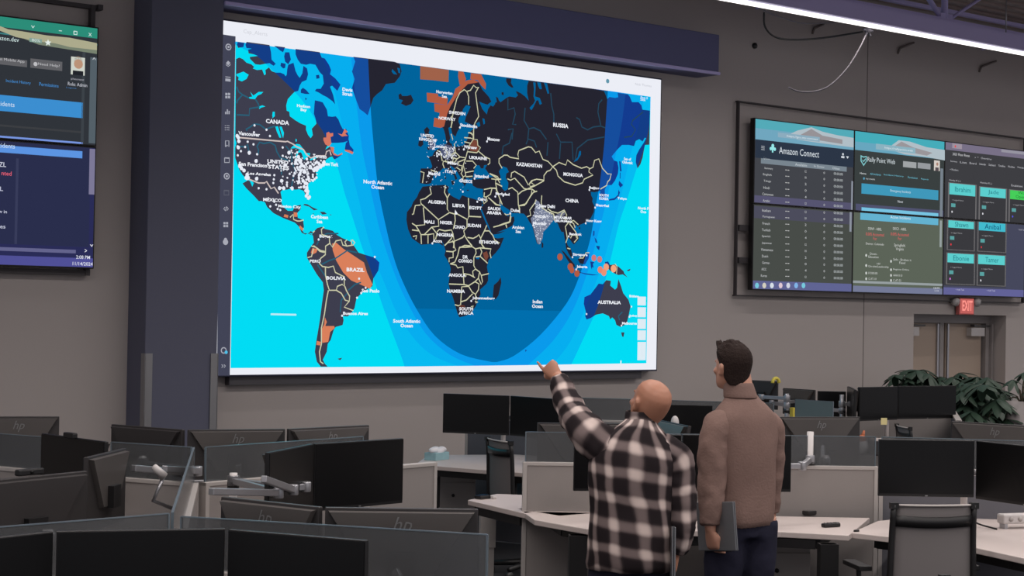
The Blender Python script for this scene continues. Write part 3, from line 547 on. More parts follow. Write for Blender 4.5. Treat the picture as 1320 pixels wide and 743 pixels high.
coast = tr('B', (35,190),(50,240),(45,300),(60,470),(75,500),(100,520),(130,570),(140,590),(780,500),(800,490),(830,480),(860,465),(770,520),(700,700),(710,720),(690,640),(440,690),(480,690),(560,690),(600,420),(640,440),(820,460),(810,495),(850,470),(130,560),(60,480),(120,590),(45,205),(460,620),(665,620),(220,600),(215,430),(150,350),(530,350),(620,390))
for x, y in coast:
    f.dot('map_city_dot', x, y, .016, DOT, 11, 8); f.dot('map_city_dot', x+random.uniform(-1, 1), y+random.uniform(-1.5, 1.5), .011, DOT, 11, 8)
for x, y in tr('C', (255,90),(245,120),(260,150),(280,180),(270,190),(250,170)): f.dot('map_city_dot', x, y, .015, DOT, 11)
for x, y in tr('B', (200,88),(315,130),(195,155),(348,190),(135,245),(190,270),(110,295),(70,335),(40,375),(225,365),(390,565),(385,605),(380,640),(315,700),(240,690),(470,380),(470,300),(330,460),(380,470)): f.dot('map_city_dot', x, y, .010, DOT, 11)
dots(90, (548, 180, 600, 245), r=(.002, .006), test=lambda x, y: True)
dots(110, (570, 190, 586, 206), r=(.002, .006)); dots(40, (551, 182, 560, 193), r=(.002, .006))
ind = tr('M', (365,130),(420,190),(540,280),(520,350),(440,440),(405,560),(365,480),(330,350))
dots(170, (680, 255, 715, 318), r=(.002, .006), test=lambda x, y: inside(ind, x, y))
for x, y in tr('P', (228,88),(238,92),(222,72),(200,78),(215,60),(385,205),(548,410),(532,428),(475,497),(540,355),(600,272),(565,390)): f.dot('map_city_dot', x, y, .010, DOT, 11)
for x, y in tr('F', (458,108),(717,242),(496,318),(598,598),(152,572),(240,383),(205,310)): f.dot('map_city_dot', x, y, .010, DOT, 11)
for x, y in tr('M', (55,92),(122,262),(398,212),(342,378),(880,38),(935,207),(845,357),(682,483),(718,682)): f.dot('map_city_dot', x, y, .010, DOT, 11)
for x, y in ((536, 287.5), (555.8, 314), (610, 390), (585, 262), (740, 470-350+350-1-122), (786, 347)): pass
for x, y in tr('N', (308,428), 'S', (105,22), 'H', (312,528), 'Gc', (215,693),(693,250),(885,195), 'O', (415,260),(400,335),(342,400),(85,315)): f.dot('map_city_dot', x, y, .010, DOT, 11)
# labels (text, x, y, width, height)
TX = emit((240, 243, 250)); TD = emit((214, 216, 226))
for t_, x, y, w, h in (('CANADA', 356.5, 157.5, 30, 5.2), ('UNITED', 357, 209, 27, 4.6), ('STATES', 358, 216, 27, 4.6), ('MÉXICO', 350, 257.5, 24, 5), ('PERÚ', 405, 336.5, 14, 4.2), ('BOLIVIA', 432, 358.8, 25, 4.2), ('BRAZIL', 457, 348, 23, 4.6),
                    ('UNITED', 549.6, 175.2, 17, 3.6), ('KINGDOM', 550, 180.2, 22, 3.6), ('SWEDEN', 588, 146, 21, 3.8), ('NORWAY', 575, 153.3, 22, 3.8), ('ITALY', 580, 221.5, 15, 3.6), ('GREECE', 599, 233.8, 17, 3.6), ('UKRAINE', 615, 204, 23, 3.8),
                    ('RUSSIA', 721.5, 162, 19.5, 5), ('KAZAKHSTAN', 681, 213, 33, 4.4), ('MONGOLIA', 737.5, 225.5, 25, 4.2), ('CHINA', 736, 259, 17, 4.4), ('SOUTH', 777, 252, 12, 3.2), ('KOREA', 777, 256.3, 12, 3.2), ('INDIA', 696, 279.5, 14, 3.4), ('MYANMAR', 724.5, 281, 23, 3.4), ('(BURMA)', 724.5, 285.7, 22, 3.4),
                    ('ALGERIA', 562, 260.8, 23, 4), ('LIBYA', 590, 265.3, 16, 4), ('EGYPT', 611.7, 268.3, 16, 4), ('MALI', 552, 286.3, 13, 4), ('NIGER', 574, 287.3, 16, 4), ('CHAD', 591, 293, 14, 4), ('SUDAN', 610, 291, 17, 4), ('NIGERIA', 572.5, 303, 21, 4), ('ETHIOPIA', 629, 312.5, 25, 4), ('SAUDI', 635.5, 269.3, 16, 3.8), ('ARABIA', 635.5, 274.6, 19, 3.8),
                    ('DR', 598.5, 331.5, 6.5, 4), ('CONGO', 598.5, 336.7, 18, 4), ('ANGOLA', 588, 355, 22, 4), ('NAMIBIA', 586.5, 375.6, 23, 4), ('SOUTH', 599.5, 398.5, 18, 4), ('AFRICA', 599.5, 403.7, 19, 4), ('AUSTRALIA', 784, 390, 30, 4.2)):
    f.text('map_country_name', t_, x, y, w, h*1.08, TX, 12, .035)
for t_, x, y, w, h in (('Vancouver', 320, 173, 28, 4.8), ('Toronto', 411, 201.8, 18, 4.8), ('New York', 425, 211.8, 20, 4.6), ('San Francisco', 325, 212.5, 37, 4.8), ('Los Angeles', 333, 225, 30, 4.6), ('Mexico City', 372, 267, 29, 4.6), ('Bogotá', 419, 305.5, 17, 4.8), ('Sao Paulo', 476.5, 375, 23, 4.4), ('Buenos Aires', 457, 404.3, 32, 4),
                    ('London', 566.5, 189, 16, 4), ('Paris', 565, 198.5, 8, 4), ('Stockholm', 602.8, 162.3, 22, 4), ('Warsaw', 605, 190, 17, 4), ('Moscow', 635, 179.8, 16, 4.2), ('Milan', 582, 210.5, 13, 3.8), ('Madrid', 558.5, 224, 15, 4.4), ('Istanbul', 619.5, 227.5, 18, 4.2), ('Baghdad', 646.5, 250.8, 18, 4.2), ('Cairo', 620, 257, 11, 4), ('Accra', 562.5, 310.8, 12, 4),
                    ('Johannesburg', 622, 385, 29, 4.2), ('Dubai', 663, 271.5, 12, 4), ('New Delhi', 704, 266, 20, 4.2), ('Mumbai', 694, 288.3, 16, 4), ('Beijing', 764.5, 243, 13, 4), ('Shanghai', 775, 265.5, 17, 4), ('Tokyo', 800.5, 256.5, 12, 3.8), ('Hong Kong', 764, 285.5, 20, 4.2), ('Bangkok', 740.5, 302.5, 16, 4.2), ('Singapore', 746.5, 329, 19, 4.4), ('Jakarta', 748.8, 344.5, 14, 4.2), ('Brisbane', 816, 382, 12, 3.2), ('Sydney', 815, 407.5, 10, 3.2), ('Melbourne', 810, 417, 19, 3.4)):
    f.text('map_city_name', t_, x, y, w, h*1.05, TX, 12, .035)
for t_, x, y, w, h in (('Davis\nStrait', 446.5, 118.7, 13, 10), ('Hudson\nBay', 390, 140, 17, 9.5), ('North Atlantic\nOcean', 485.8, 238.5, 37, 11), ('Caribbean\nSea', 410.5, 282.8, 22, 10.5), ('South Atlantic\nOcean', 523, 417, 35, 10.5), ('Norwegian\nSea', 571.5, 122, 21, 9), ('Arabian\nSea', 666.5, 296, 15.5, 9.5), ('Indian\nOcean', 691.5, 392, 14, 10.5), ('Sea of\nOkhotsk', 807.5, 207.5, 13.5, 8), ('North P\nOce', 828, 271, 14, 8)):
    f.text('map_sea_name', t_, x, y, w, h, TX, 12, .03)
f.text('map_sea_name', 'East S', 829, 126.3, 9, 3, TX, 12, .01); f.text('map_sea_name', 'Sea', 827.3, 128.6, 6.5, 3.4, TX, 12, .01)
# zoom buttons
for y0, y1 in ((423, 437.5), (396, 409), (411, 423.5), (425.5, 438.5)): pass
for y0, y1 in ((382.5, 394), (396.3, 409.2), (411.2, 424.2), (426, 438.8), (441, 464.5)):
    f.rect('map_button', 820.5, y0, 831, y1, emit((222, 236, 244)), 12)
f.rect('map_marker', 798.2, 465, 799.6, 474, LW, 12)
f.poly('map_pointer', tr('Gc', (455,335),(485,380),(460,388),(452,380)), TX, 13)
# page heading
f.text('page_heading', 'Cap_Alerts', 329, 43, 31, 6.5, emit((206, 208, 216)), 2, 0)
for k in range(3): f.rect('page_heading', 295.5, 37.5+k*2.4, 302, 38.3+k*2.4, emit((214, 216, 222)), 2)
f.dot('page_heading', 783, 104.7, .022, emit((96, 150, 172)), 2); f.text('page_heading', 'Nick Thomas', 829, 109.7, 21, 3, emit((192, 194, 204)), 2)
# sidebar icons
IC = emit((168, 170, 182))
def ipt(cx_, cy_): return tr('T', (cx_, cy_))[0]
icons = [(44,126),(43,190),(42,254),(41,320),(40,384),(39,448),(39,512),(38,578),(37,642),(36,708)]
for k, q in enumerate(icons):
    x, y = ipt(*q); mm = IC if k != 9 else emit((92, 94, 108))
    if k in (0, 8):
        f.dot('sidebar_icon', x, y, .027, mm, 2, 14); f.dot('sidebar_icon', x, y, .018, emit((66, 68, 86)), 3, 14); f.dot('sidebar_icon', x, y, .010, mm, 4, 8)
    elif k == 1:
        f.poly('sidebar_icon', [(x-3, y), (x, y-3), (x+3, y), (x, y+3)], mm, 2); f.line('sidebar_icon', [(x-3, y+2), (x, y+4.4), (x+3, y+2)], .006, mm, 2)
    elif k == 3:
        for a_, b_ in ((-3, -3.6), (.4, -3.6), (-3, .4), (.4, .4)): f.rect('sidebar_icon', x+a_, y+b_, x+a_+2.7, y+b_+3.3, mm, 2)
    elif k == 4:
        for a_, b_ in ((-3, 0), (-.8, -3), (1.4, -1)): f.rect('sidebar_icon', x+a_, y+b_, x+a_+1.4, y+3.4, mm, 2)
    elif k == 5:
        for b_ in (-3, -.3, 2.4): f.rect('sidebar_icon', x-3, y+b_, x-1.8, y+b_+1, mm, 2); f.rect('sidebar_icon', x-.9, y+b_, x+3, y+b_+1, mm, 2)
    elif k == 6:
        f.line('sidebar_icon', [(x-2.2, y+4), (x-2.2, y-3.6), (x+2.2, y-3.6), (x+2.2, y+4), (x, y+2), (x-2.2, y+4)], .008, mm, 2)
    elif k == 2:
        f.rect('sidebar_icon', x-3.3, y-3.4, x+3.3, y-1.6, mm, 2); f.rect('sidebar_icon', x-3.3, y-.8, x+3.3, y+3.4, mm, 2)
    else:
        f.line('sidebar_icon', [(x-3, y-3), (x+3, y-3), (x+3, y+3), (x-3, y+3), (x-3, y-3)], .008, mm, 2); f.rect('sidebar_icon', x-3, y-3, x+3, y-1.8, mm, 2)
for cx_, cy_ in ((33,87),(32,148),(31,211),(24,630),(22,690)):
    x, y = tr('P', (cx_, cy_))[0]
    if cy_ == 87: f.line('sidebar_icon', [(x-1.2, y-2.2), (x-3, y), (x-1.2, y+2.2)], .006, IC, 2); f.line('sidebar_icon', [(x+1.2, y-2.2), (x+3, y), (x+1.2, y+2.2)], .006, IC, 2); f.line('sidebar_icon', [(x+.7, y-3), (x-.7, y+3)], .006, IC, 2)
    elif cy_ == 148:
        for a_, b_ in ((-3, -3.4), (.4, -3.4), (-3, .3), (.4, .3)): f.rect('sidebar_icon', x+a_, y+b_, x+a_+2.6, y+b_+3, IC, 2)
    elif cy_ == 211: f.dot('sidebar_icon', x, y+1.2, .024, IC, 2, 12); f.dot('sidebar_icon', x, y-2, .014, IC, 2, 10)
    elif cy_ == 630: f.dot('sidebar_icon', x, y, .026, IC, 2, 14); f.dot('sidebar_icon', x, y, .018, emit((66, 68, 86)), 3, 12); f.dot('sidebar_icon', x+3, y+2.4, .014, emit((80, 190, 230)), 4, 10)
    else:
        for o2 in (-2, 1): f.line('sidebar_icon', [(x+o2, y-2), (x+o2+2, y), (x+o2, y+2)], .006, IC, 2)
f.finish(led, V(led.location))

# --- panel builder for the tiled displays
PY_ = 11.86
def panel(label, x0, x1, z0, z1, group):
    r = root('wall_display_panel', label, 'display', ((x0+x1)/2, PY_, (z0+z1)/2), group=group)
    mb = MB(); mb.box((0, .035, 0), (x1-x0-.002, .06, z1-z0-.002)); mb.build('panel_body', M_BLACK, r, bevel=.003)
    fl = Flat(PY_+.0045)
    b = .012
    fl.box = (x0+b, x1-b, z0+b, z1-b)
    return r, fl
def bg(fl, m):
    x0, x1, z0, z1 = fl.box; y = fl.Y-.001
    fl.mb('screen_background').faces([V((x0, y, z0)), V((x1, y, z0)), V((x1, y, z1)), V((x0, y, z1))], [(0, 1, 2, 3)], m)
def q1(c, x, y): return tr(c, (x, y))[0]
def RR(fl, key, c, x0, y0, x1, y1, rgb, lev=1):
    """rectangle given by the left top and right bottom points, clipped to the panel"""
    a = WP(*q1(c, x0, y0), PY_); b = WP(*q1(c, x1, y1), PY_)
    X0, X1, Z0, Z1 = fl.box
    xa, xb = max(a.x, X0), min(b.x, X1); zb, za = max(b.z, Z0), min(a.z, Z1)
    if xb <= xa or za <= zb: return
    y = fl.Y-.001-.0012*lev
    fl.mb(key).faces([V((xa, y, zb)), V((xb, y, zb)), V((xb, y, za)), V((xa, y, za))], [(0, 1, 2, 3)], emit(rgb))
def TT(fl, c, body, x, y, w, h, rgb, lev=3, bold=0, key='screen_text'):
    s = CROPS[c][2]; p = q1(c, x, y); fl.text(key, body, p[0], p[1], w/s, h/s, emit(rgb), lev, bold)
def mountain(fl, key, c, pts, rgb, lev=2): fl.poly(key, tr(c, *pts), emit(rgb), lev)

xs = [(WP(973.8, 150.7, PY_).x+WP(969, 374.5, PY_).x)/2, (WP(1102.7, 168.1, PY_).x+WP(1097.6, 377.7, PY_).x)/2, (WP(1219.7, 182.7, PY_).x+WP(1214.2, 380.6, PY_).x)/2]
pw = (xs[2]-xs[0])/2; xs.append(xs[2]+pw); xs.append(xs[3]+pw)
zt = (WP(973.8, 150.7, PY_).z+WP(1219.7, 182.7, PY_).z)/2; zb_ = (WP(969, 374.5, PY_).z+WP(1214.2, 380.6, PY_).z)/2; zm = (WP(972.7, 263, PY_).z+WP(1217.9, 280.7, PY_).z)/2
gr = 'tiled wall displays on the right'
labs = {(0, 0): 'upper left tile of the right display wall, headed Connect beside a white tree', (0, 1): 'lower left tile of the right display wall with table rows and a taskbar',
        (1, 0): 'upper middle tile of the right display wall with a shield logo and blue bar', (1, 1): 'lower middle tile of the right display wall with two red lined text columns',
        (2, 0): 'upper right tile of the right display wall with teal and green name cards', (2, 1): 'lower right tile of the right display wall with four teal name cards'}
PN = {}
for i in range(3):
    for j in range(2):
        z1_, z0_ = (zt, zm) if j == 0 else (zm, zb_)
        PN[i, j] = panel(labs[i, j], xs[i], xs[i+1], z0_, z1_, gr)
# tile (0,0) and (0,1)
r, fl = PN[0, 0]; bg(fl, emit((66, 68, 74), 1, True))
RR(fl, 'browser_bar', 'Q', 90, 50, 450, 165, (84, 170, 184)); RR(fl, 'browser_bar', 'Q', 90, 96, 450, 178, (112, 166, 190), 2)
RR(fl, 'title_bar', 'Q', 90, 136, 450, 238, (44, 54, 70), 3)
mountain(fl, 'wallpaper_mountain', 'Q', [(200,125),(240,106),(290,94),(330,110),(380,122),(440,132),(440,166),(380,158),(300,147),(240,138)], (176, 190, 198), 4)
mountain(fl, 'wallpaper_mountain', 'Q', [(250,122),(290,100),(330,124),(400,138),(400,154),(300,138)], (150, 146, 150), 5)
RR(fl, 'address_field', 'Q', 172, 112, 320, 146, (140, 172, 190), 6); TT(fl, 'Q', 'https://gcc.my.connect', 258, 132, 110, 9, (226, 236, 240), 7)
TT(fl, 'Q', 'Amazon Connect', 247, 183, 142, 24, (214, 222, 230), 5, .0, 'screen_heading')
for k in range(3): RR(fl, 'menu_icon', 'Q', 113, 160+k*6, 125, 163+k*6, (200, 205, 212), 5)
for a_, b_, r_ in ((153, 160, 8), (146, 170, 7), (160, 172, 7), (153, 168, 9)):
    p = q1('Q', a_, b_); fl.dot('tree_icon', p[0], p[1], r_*.0026, emit((150, 230, 232)), 5, 12)
RR(fl, 'tree_icon', 'Q', 151, 170, 156, 184, (150, 230, 232), 5)
p = q1('Q', 402, 190); fl.dot('user_icon', *p, .014, emit((214, 220, 228)), 5); RR(fl, 'user_icon', 'Q', 397, 196, 408, 204, (214, 220, 228), 5)
fl.poly('user_icon', tr('Q', (413,197),(423,198),(418,206)), emit((214, 220, 228)), 5)
RR(fl, 'table_header', 'Q', 113, 200, 417, 252, (120, 132, 142), 2); TT(fl, 'Q', 'Available', 254, 228, 42, 9, (200, 208, 214)); TT(fl, 'Q', 'In Queue', 318, 234, 36, 8, (200, 208, 214)); TT(fl, 'Q', 'Oldest', 378, 240, 26, 8, (200, 208, 214)); TT(fl, 'Q', 'Queue', 132, 205, 24, 8, (200, 208, 214))
rows = [('Summary', 139, 241), ('English', 134, 263), ('Telugu', 134, 286), ('Hindi', 131, 309), ('Cantonese', 136, 332), ('Arabic', 131, 355)]
rows2 = [('Italian', 131, 390), ('Portuguese', 139, 413), ('French', 130, 436), ('Turkish', 130, 459), ('Spanish', 130, 482), ('Japanese', 132, 506), ('Vietnamese', 133, 529), ('Dutch', 126, 552), ('German', 129, 575), ('ASCC', 122, 598), ('Korea', 122, 621)]
def row(fl, n, x, y, k):
    sl = .075 if y < 380 else .035
    TT(fl, 'Q', n, x, y, len(n)*4.3, 9, (196, 198, 200), 3)
    TT(fl, 'Q', '--', 205, y+sl*70, 14, 2.5, (190, 190, 190), 3); TT(fl, 'Q', str((12, 10, 2, 0, 4)[k % 5]), 270, y+sl*130, 6, 8, (196, 198, 200), 3); TT(fl, 'Q', '0', 336, y+sl*200, 5, 8, (196, 198, 200), 3)
    TT(fl, 'Q', '00:00:00', 386, y+sl*250, 32, 9, (190, 196, 198), 3)
for k, (n, x, y) in enumerate(rows): row(fl, n, x, y, k)
RR(fl, 'lower_glow', 'Q', 90, 335, 445, 398, (86, 84, 112), 1)
RR(fl, 'scroll_bar', 'Q', 434, 285, 439, 395, (140, 146, 158), 2)
fl.finish(r, V(r.location))
r, fl = PN[0, 1]; bg(fl, emit((72, 76, 72), 1, True))
RR(fl, 'lower_glow', 'Q', 85, 372, 440, 440, (76, 76, 92), 1)
for k, (n, x, y) in enumerate(rows2): row(fl, n, x, y, k)
RR(fl, 'taskbar', 'Q', 80, 638, 440, 690, (96, 100, 146), 2); RR(fl, 'scroll_bar', 'Q', 428, 395, 434, 465, (140, 146, 158), 2)
for x in (97, 123, 150, 181, 208, 236, 262): p = q1('Q', x, 656); fl.dot('taskbar_icon', *p, .03, emit(((196, 214, 240), (210, 214, 226), (130, 180, 230), (120, 200, 220), (210, 205, 190), (214, 222, 230), (222, 200, 210))[(x//26) % 7]), 4, 8)
fl.finish(r, V(r.location))
# tile (1,0)
r, fl = PN[1, 0]; bg(fl, emit((58, 64, 64), 1, True))
RR(fl, 'browser_bar', 'Q', 446, 100, 772, 200, (70, 172, 186)); RR(fl, 'browser_bar', 'Q', 446, 144, 772, 210, (104, 166, 190), 2)
mountain(fl, 'wallpaper_mountain', 'Q', [(560,170),(600,140),(640,145),(700,165),(764,175),(764,212),(700,200),(620,190)], (176, 190, 198), 3)
mountain(fl, 'wallpaper_mountain', 'Q', [(580,165),(610,145),(650,165),(720,185),(700,195),(620,180)], (154, 150, 154), 4)
RR(fl, 'address_field', 'Q', 520, 152, 660, 188, (140, 178, 192), 5); TT(fl, 'Q', 'https://rallypoint.web', 600, 173, 100, 9, (226, 236, 240), 6)
fl.poly('shield_icon', tr('Q', (465,193),(476,198),(487,196),(487,215),(476,232),(465,214)), emit((130, 200, 204)), 3); fl.poly('shield_icon', tr('Q', (468,199),(476,202),(484,200),(484,214),(476,226),(468,213)), emit((58, 64, 64)), 4); fl.line('shield_icon', tr('Q', (471,210),(475,216),(482,206)), .012, emit((130, 200, 204)), 5)
TT(fl, 'Q', 'Rally Point Web', 539, 215, 98, 22, (206, 216, 220), 3, 0, 'screen_heading')
RR(fl, 'page_button', 'Q', 617, 214, 664, 240, (160, 164, 166), 3); RR(fl, 'page_button', 'Q', 669, 219, 714, 244, (150, 154, 158), 3)
RR(fl, 'portrait_photo', 'Q', 727, 211, 747, 250, (214, 206, 198), 3); p = q1('Q', 737, 225); fl.dot('portrait_photo', *p, .02, emit((170, 132, 116)), 4); RR(fl, 'portrait_photo', 'Q', 731, 236, 743, 250, (90, 80, 84), 4)
for n, x, y, w in (('Home', 474, 258, 22), ('All Incidents', 518, 261, 38), ('Incident History', 583, 266, 70), ('Permissions', 650, 273, 34), ('Reports', 693, 279, 26)): TT(fl, 'Q', n, x, y, w, 7, (110, 186, 206) if x > 480 else (220, 224, 226))
TT(fl, 'Q', 'my events', 500, 279, 32, 7, (200, 204, 206)); p = q1('Q', 477, 276); fl.dot('toggle_icon', *p, .014, emit((90, 160, 190)), 3)
RR(fl, 'section_bar', 'Q', 470, 293, 742, 353, (64, 152, 186), 2); TT(fl, 'Q', 'Emergency Incidents', 607, 323, 72, 11, (206, 228, 238)); TT(fl, 'Q', 'None', 606, 358, 18, 9, (214, 220, 226))
RR(fl, 'section_bar', 'Q', 470, 378, 742, 425, (120, 196, 226), 2); RR(fl, 'lower_glow', 'Q', 450, 365, 770, 425, (80, 82, 110), 1); RR(fl, 'scroll_bar', 'Q', 750, 240, 757, 425, (120, 130, 140), 2)
fl.finish(r, V(r.location))
r, fl = PN[1, 1]; bg(fl, emit((92, 100, 88), 1, True))
RR(fl, 'section_bar', 'Q', 466, 380, 742, 442, (100, 178, 208), 2); TT(fl, 'Q', 'Active Incidents', 607, 415, 72, 10, (224, 238, 244))
for cx_, l1, l2, l3 in ((516, 'DEN9 - ABEL', '0.00% Accounted\nFor', 'Denver, Colorado'), (604, 'DEC3 - ABEL', '0.00% Accounted\nFor', 'Springfield,\nVirginia')):
    TT(fl, 'Q', l1, cx_, 455, 48, 9, (206, 208, 204)); RR(fl, 'text_rule', 'Q', cx_-24, 461, cx_+24, 463, (200, 200, 200), 3)
    TT(fl, 'Q', l2, cx_, 482, 64, 26, (216, 96, 96)); TT(fl, 'Q', l3, cx_, 509 if cx_ < 560 else 521, 64 if cx_ < 560 else 40, 9 if cx_ < 560 else 26, (206, 208, 204))
for a_, b_, t_ in ((485, 549, 'Down-\nEducation'), (485, 585, 'HV\nOn-site/Leadership'), (485, 612, '10:00:00'), (485, 632, 'C-AT-10'), (573, 570, 'Safe - Broken it\nFixed'), (573, 600, 'Regions Online'), (573, 620, 'AAH10:10'), (573, 638, 'C-AT-02')):
    n = t_.count('\n')+1; w = max(len(s_) for s_ in t_.split('\n'))*4; TT(fl, 'Q', t_, a_+8+w/2, b_, w, 8+11*(n-1), (200, 204, 200)); p = q1('Q', a_, b_); fl.dot('list_icon', *p, .016, emit((200, 204, 200)), 3)
RR(fl, 'taskbar', 'Q', 436, 638, 760, 658, (150, 158, 160), 2); RR(fl, 'taskbar', 'Q', 430, 656, 760, 700, (116, 122, 150), 3); RR(fl, 'scroll_bar', 'Q', 748, 425, 754, 520, (150, 160, 160), 2); TT(fl, 'Q', '2:08 PM\n11/14', 734, 670, 22, 16, (214, 216, 226), 4)
fl.finish(r, V(r.location))
# tile (2,*)
r, fl = PN[2, 0]; bg(fl, emit((62, 62, 66), 1, True))
RR(fl, 'browser_bar', 'Q', 768, 142, 1100, 212, (120, 112, 134)); RR(fl, 'browser_tab', 'Q', 792, 150, 826, 172, (158, 146, 160), 2); RR(fl, 'browser_tab', 'Q', 966, 172, 1050, 192, (150, 148, 160), 2); p = q1('Q', 801, 162); fl.dot('browser_tab', *p, .015, emit((220, 80, 84)), 4)
TT(fl, 'Q', '2021 Floor Rotas', 822, 192, 60, 9, (210, 210, 214)); TT(fl, 'Q', 'v  *   Overtime', 900, 204, 60, 7, (180, 180, 186))
for k, n in enumerate(('Summary', 'List', 'Board', 'Calendar', 'Dashboard', 'Timeline', 'Workflow', 'Messages', 'Files')): TT(fl, 'Q', n, 796+k*34, 216+k*3.1, 24, 7, (190, 190, 196))
RR(fl, 'text_rule', 'Q', 780, 228, 1100, 262, (66, 66, 72), 1)
TT(fl, 'Q', '+ Members', 797, 245, 30, 7, (180, 180, 186))
def card(fl, x0, y0, x1, y1, hy, rgb, n, tc=(34, 120, 132), st=None):
    RR(fl, 'name_card', 'Q', x0-4, y0-3, x1+4, y1+3, (112, 110, 112), 1); RR(fl, 'name_card', 'Q', x0, y0, x1, y1, (58, 58, 62), 2); RR(fl, 'name_card', 'Q', x0, y0, x1, hy, rgb, 3)
    TT(fl, 'Q', n, (x0+x1)/2, (y0+hy)/2, min(len(n)*9.5, 56), 18 if '\n' not in n else 28, tc, 5)
    if y1-hy > 50:
        TT(fl, 'Q', 'o Logged Name', (x0+x1)/2-18, hy+14, 40, 6, (160, 160, 164), 5); RR(fl, 'card_badge', 'Q', x0+5, hy+24, x0+20, hy+38, (90, 160, 160), 5)
        p = q1('Q', x0+7, hy+54); fl.dot('card_badge', *p, .013, emit(st or (214, 214, 220)), 5)
T1 = (92, 206, 206)
card(fl, 782, 292, 873, 432, 340, T1, 'Ibrahim'); card(fl, 891, 306, 981, 432, 347, T1, 'Jade'); card(fl, 997, 317, 1090, 440, 357, (70, 206, 90), 'World\nOperator', (30, 110, 50), (90, 90, 220))
TT(fl, 'Q', 'Monday 05 (...)', 800, 284, 40, 7, (190, 190, 196)); TT(fl, 'Q', 'Weekday 07(...)', 910, 293, 42, 7, (190, 190, 196)); TT(fl, 'Q', 'Escalations', 1020, 302, 40, 7, (190, 190, 196))
fl.finish(r, V(r.location))
r, fl = PN[2, 1]; bg(fl, emit((70, 72, 92), 1, True))
RR(fl, 'board_column', 'Q', 765, 420, 982, 663, (60, 60, 64), 1)
card(fl, 778, 424, 868, 532, 456, T1, 'Shawn', st=(220, 60, 70)); card(fl, 886, 430, 980, 538, 466, (66, 186, 206), 'Anibal', (14, 70, 110), (200, 60, 66)); card(fl, 775, 541, 868, 652, 578, T1, 'Ebonie', st=(214, 120, 220)); card(fl, 884, 546, 978, 657, 584, T1, 'Tamer')
TT(fl, 'Q', '+ Add Task', 818, 671, 30, 6, (190, 190, 214)); TT(fl, 'Q', '+ Add Task', 928, 674, 30, 6, (190, 190, 214)); TT(fl, 'Q', '+ Add Task', 1036, 458, 24, 6, (170, 170, 184))
RR(fl, 'taskbar', 'Q', 755, 662, 1100, 700, (98, 98, 150), 1)
fl.finish(r, V(r.location))
# mounting frames behind the tiled displays
mb = MB()
fx0, fx1, fz0, fz1 = xs[0]-.16, xs[3]+.1, zb_-.06, zt+.16
for (a_, b_, c_, d_) in ((fx0, fz0, fx0+.03, fz1), (fx1, fz0, fx1+.03, fz1)): mb.box(((a_+c_)/2, 11.96, (b_+d_)/2), (.014, .04, d_-b_))
for z in (fz0, fz1): mb.box(((fx0+fx1)/2, 11.965, z), (fx1-fx0, .04, .014))
for z in (zm-.25, zb_+.3): mb.box((xs[0]-.06, 11.95, z), (.14, .05, .06))
tag(mb.build('mounting_frame', mat('frame_dark', (62, 58, 60), .6)), 'thin dark mounting frame around the right display wall', 'mounting frame')

# left display wall (two tiles in view)
xr = (WP(127.5, 35, PY_).x+WP(122, 347, PY_).x)/2; lt = (WP(127.5, 35, PY_).z); lb = WP(122, 347, PY_).z; lm = WP(124.5, 189.3, PY_).z
gl_ = 'tiled wall displays on the left'
r, fl = panel('upper tile of the left display wall with green browser bar and portrait', xr-pw, xr, lm, lt, gl_); bg(fl, emit((48, 52, 58), 1, True))
RR(fl, 'browser_bar', 'R', -200, -20, 252, 100, (44, 140, 120)); RR(fl, 'browser_bar', 'R', -200, 60, 252, 118, (60, 126, 130), 2)
RR(fl, 'title_band', 'R', -200, 108, 252, 140, (38, 96, 84), 1)
mountain(fl, 'wallpaper_mountain', 'R', [(-150,48),(0,68),(20,76),(60,82),(120,92),(180,98),(250,112),(250,130),(180,122),(140,112),(100,108),(40,96),(0,80),(-150,60)], (172, 170, 140), 4)
mountain(fl, 'wallpaper_mountain', 'R', [(30,88),(100,92),(180,104),(250,118),(250,140),(100,116)], (120, 130, 112), 3)
TT(fl, 'R', 'azon.dev', 22, 101, 52, 11, (206, 226, 226), 6)
for x, y, n, w, h in ((84, 70, 'v', 10, 7), (155, 80, '-', 8, 2), (232, 90, 'x', 9, 9)): TT(fl, 'R', n, x, y, w, h, (200, 225, 220), 6)
fl.line('window_button', tr('R', (190,81),(198,82),(198,90),(190,89),(190,81)), .008, emit((200, 225, 220)), 6)
fl.poly('star_icon', tr('R', *[(123+9*(1 if k % 2 == 0 else .45)*math.sin(k*PI/5), 111-9*(1 if k % 2 == 0 else .45)*math.cos(k*PI/5)) for k in range(10)]), emit((226, 236, 232)), 7)
RR(fl, 'address_chip', 'R', 76, 98, 108, 112, (130, 160, 150), 5); TT(fl, 'R', '80%', 92, 105, 22, 7, (214, 224, 220), 6)
RR(fl, 'page_button', 'R', -60, 142, 70, 174, (96, 96, 100), 2); TT(fl, 'R', 'et Mobile App', 30, 157, 66, 9, (190, 190, 194)); RR(fl, 'page_button', 'R', 79, 151, 161, 184, (96, 96, 100), 2); TT(fl, 'R', 'Need Help?', 126, 169, 56, 9, (190, 190, 194)); p = q1('R', 91, 166); fl.dot('page_button', *p, .016, emit((190, 190, 194)), 4)
RR(fl, 'portrait_photo', 'R', 184, 146, 219, 196, (206, 210, 200), 3); p = q1('R', 202, 166); fl.dot('portrait_photo', *p, .036, emit((186, 146, 120)), 4, 14); p = q1('R', 202, 158); fl.dot('portrait_photo', *p, .036, emit((120, 100, 84)), 3, 12); RR(fl, 'portrait_photo', 'R', 188, 182, 215, 196, (34, 36, 42), 5)
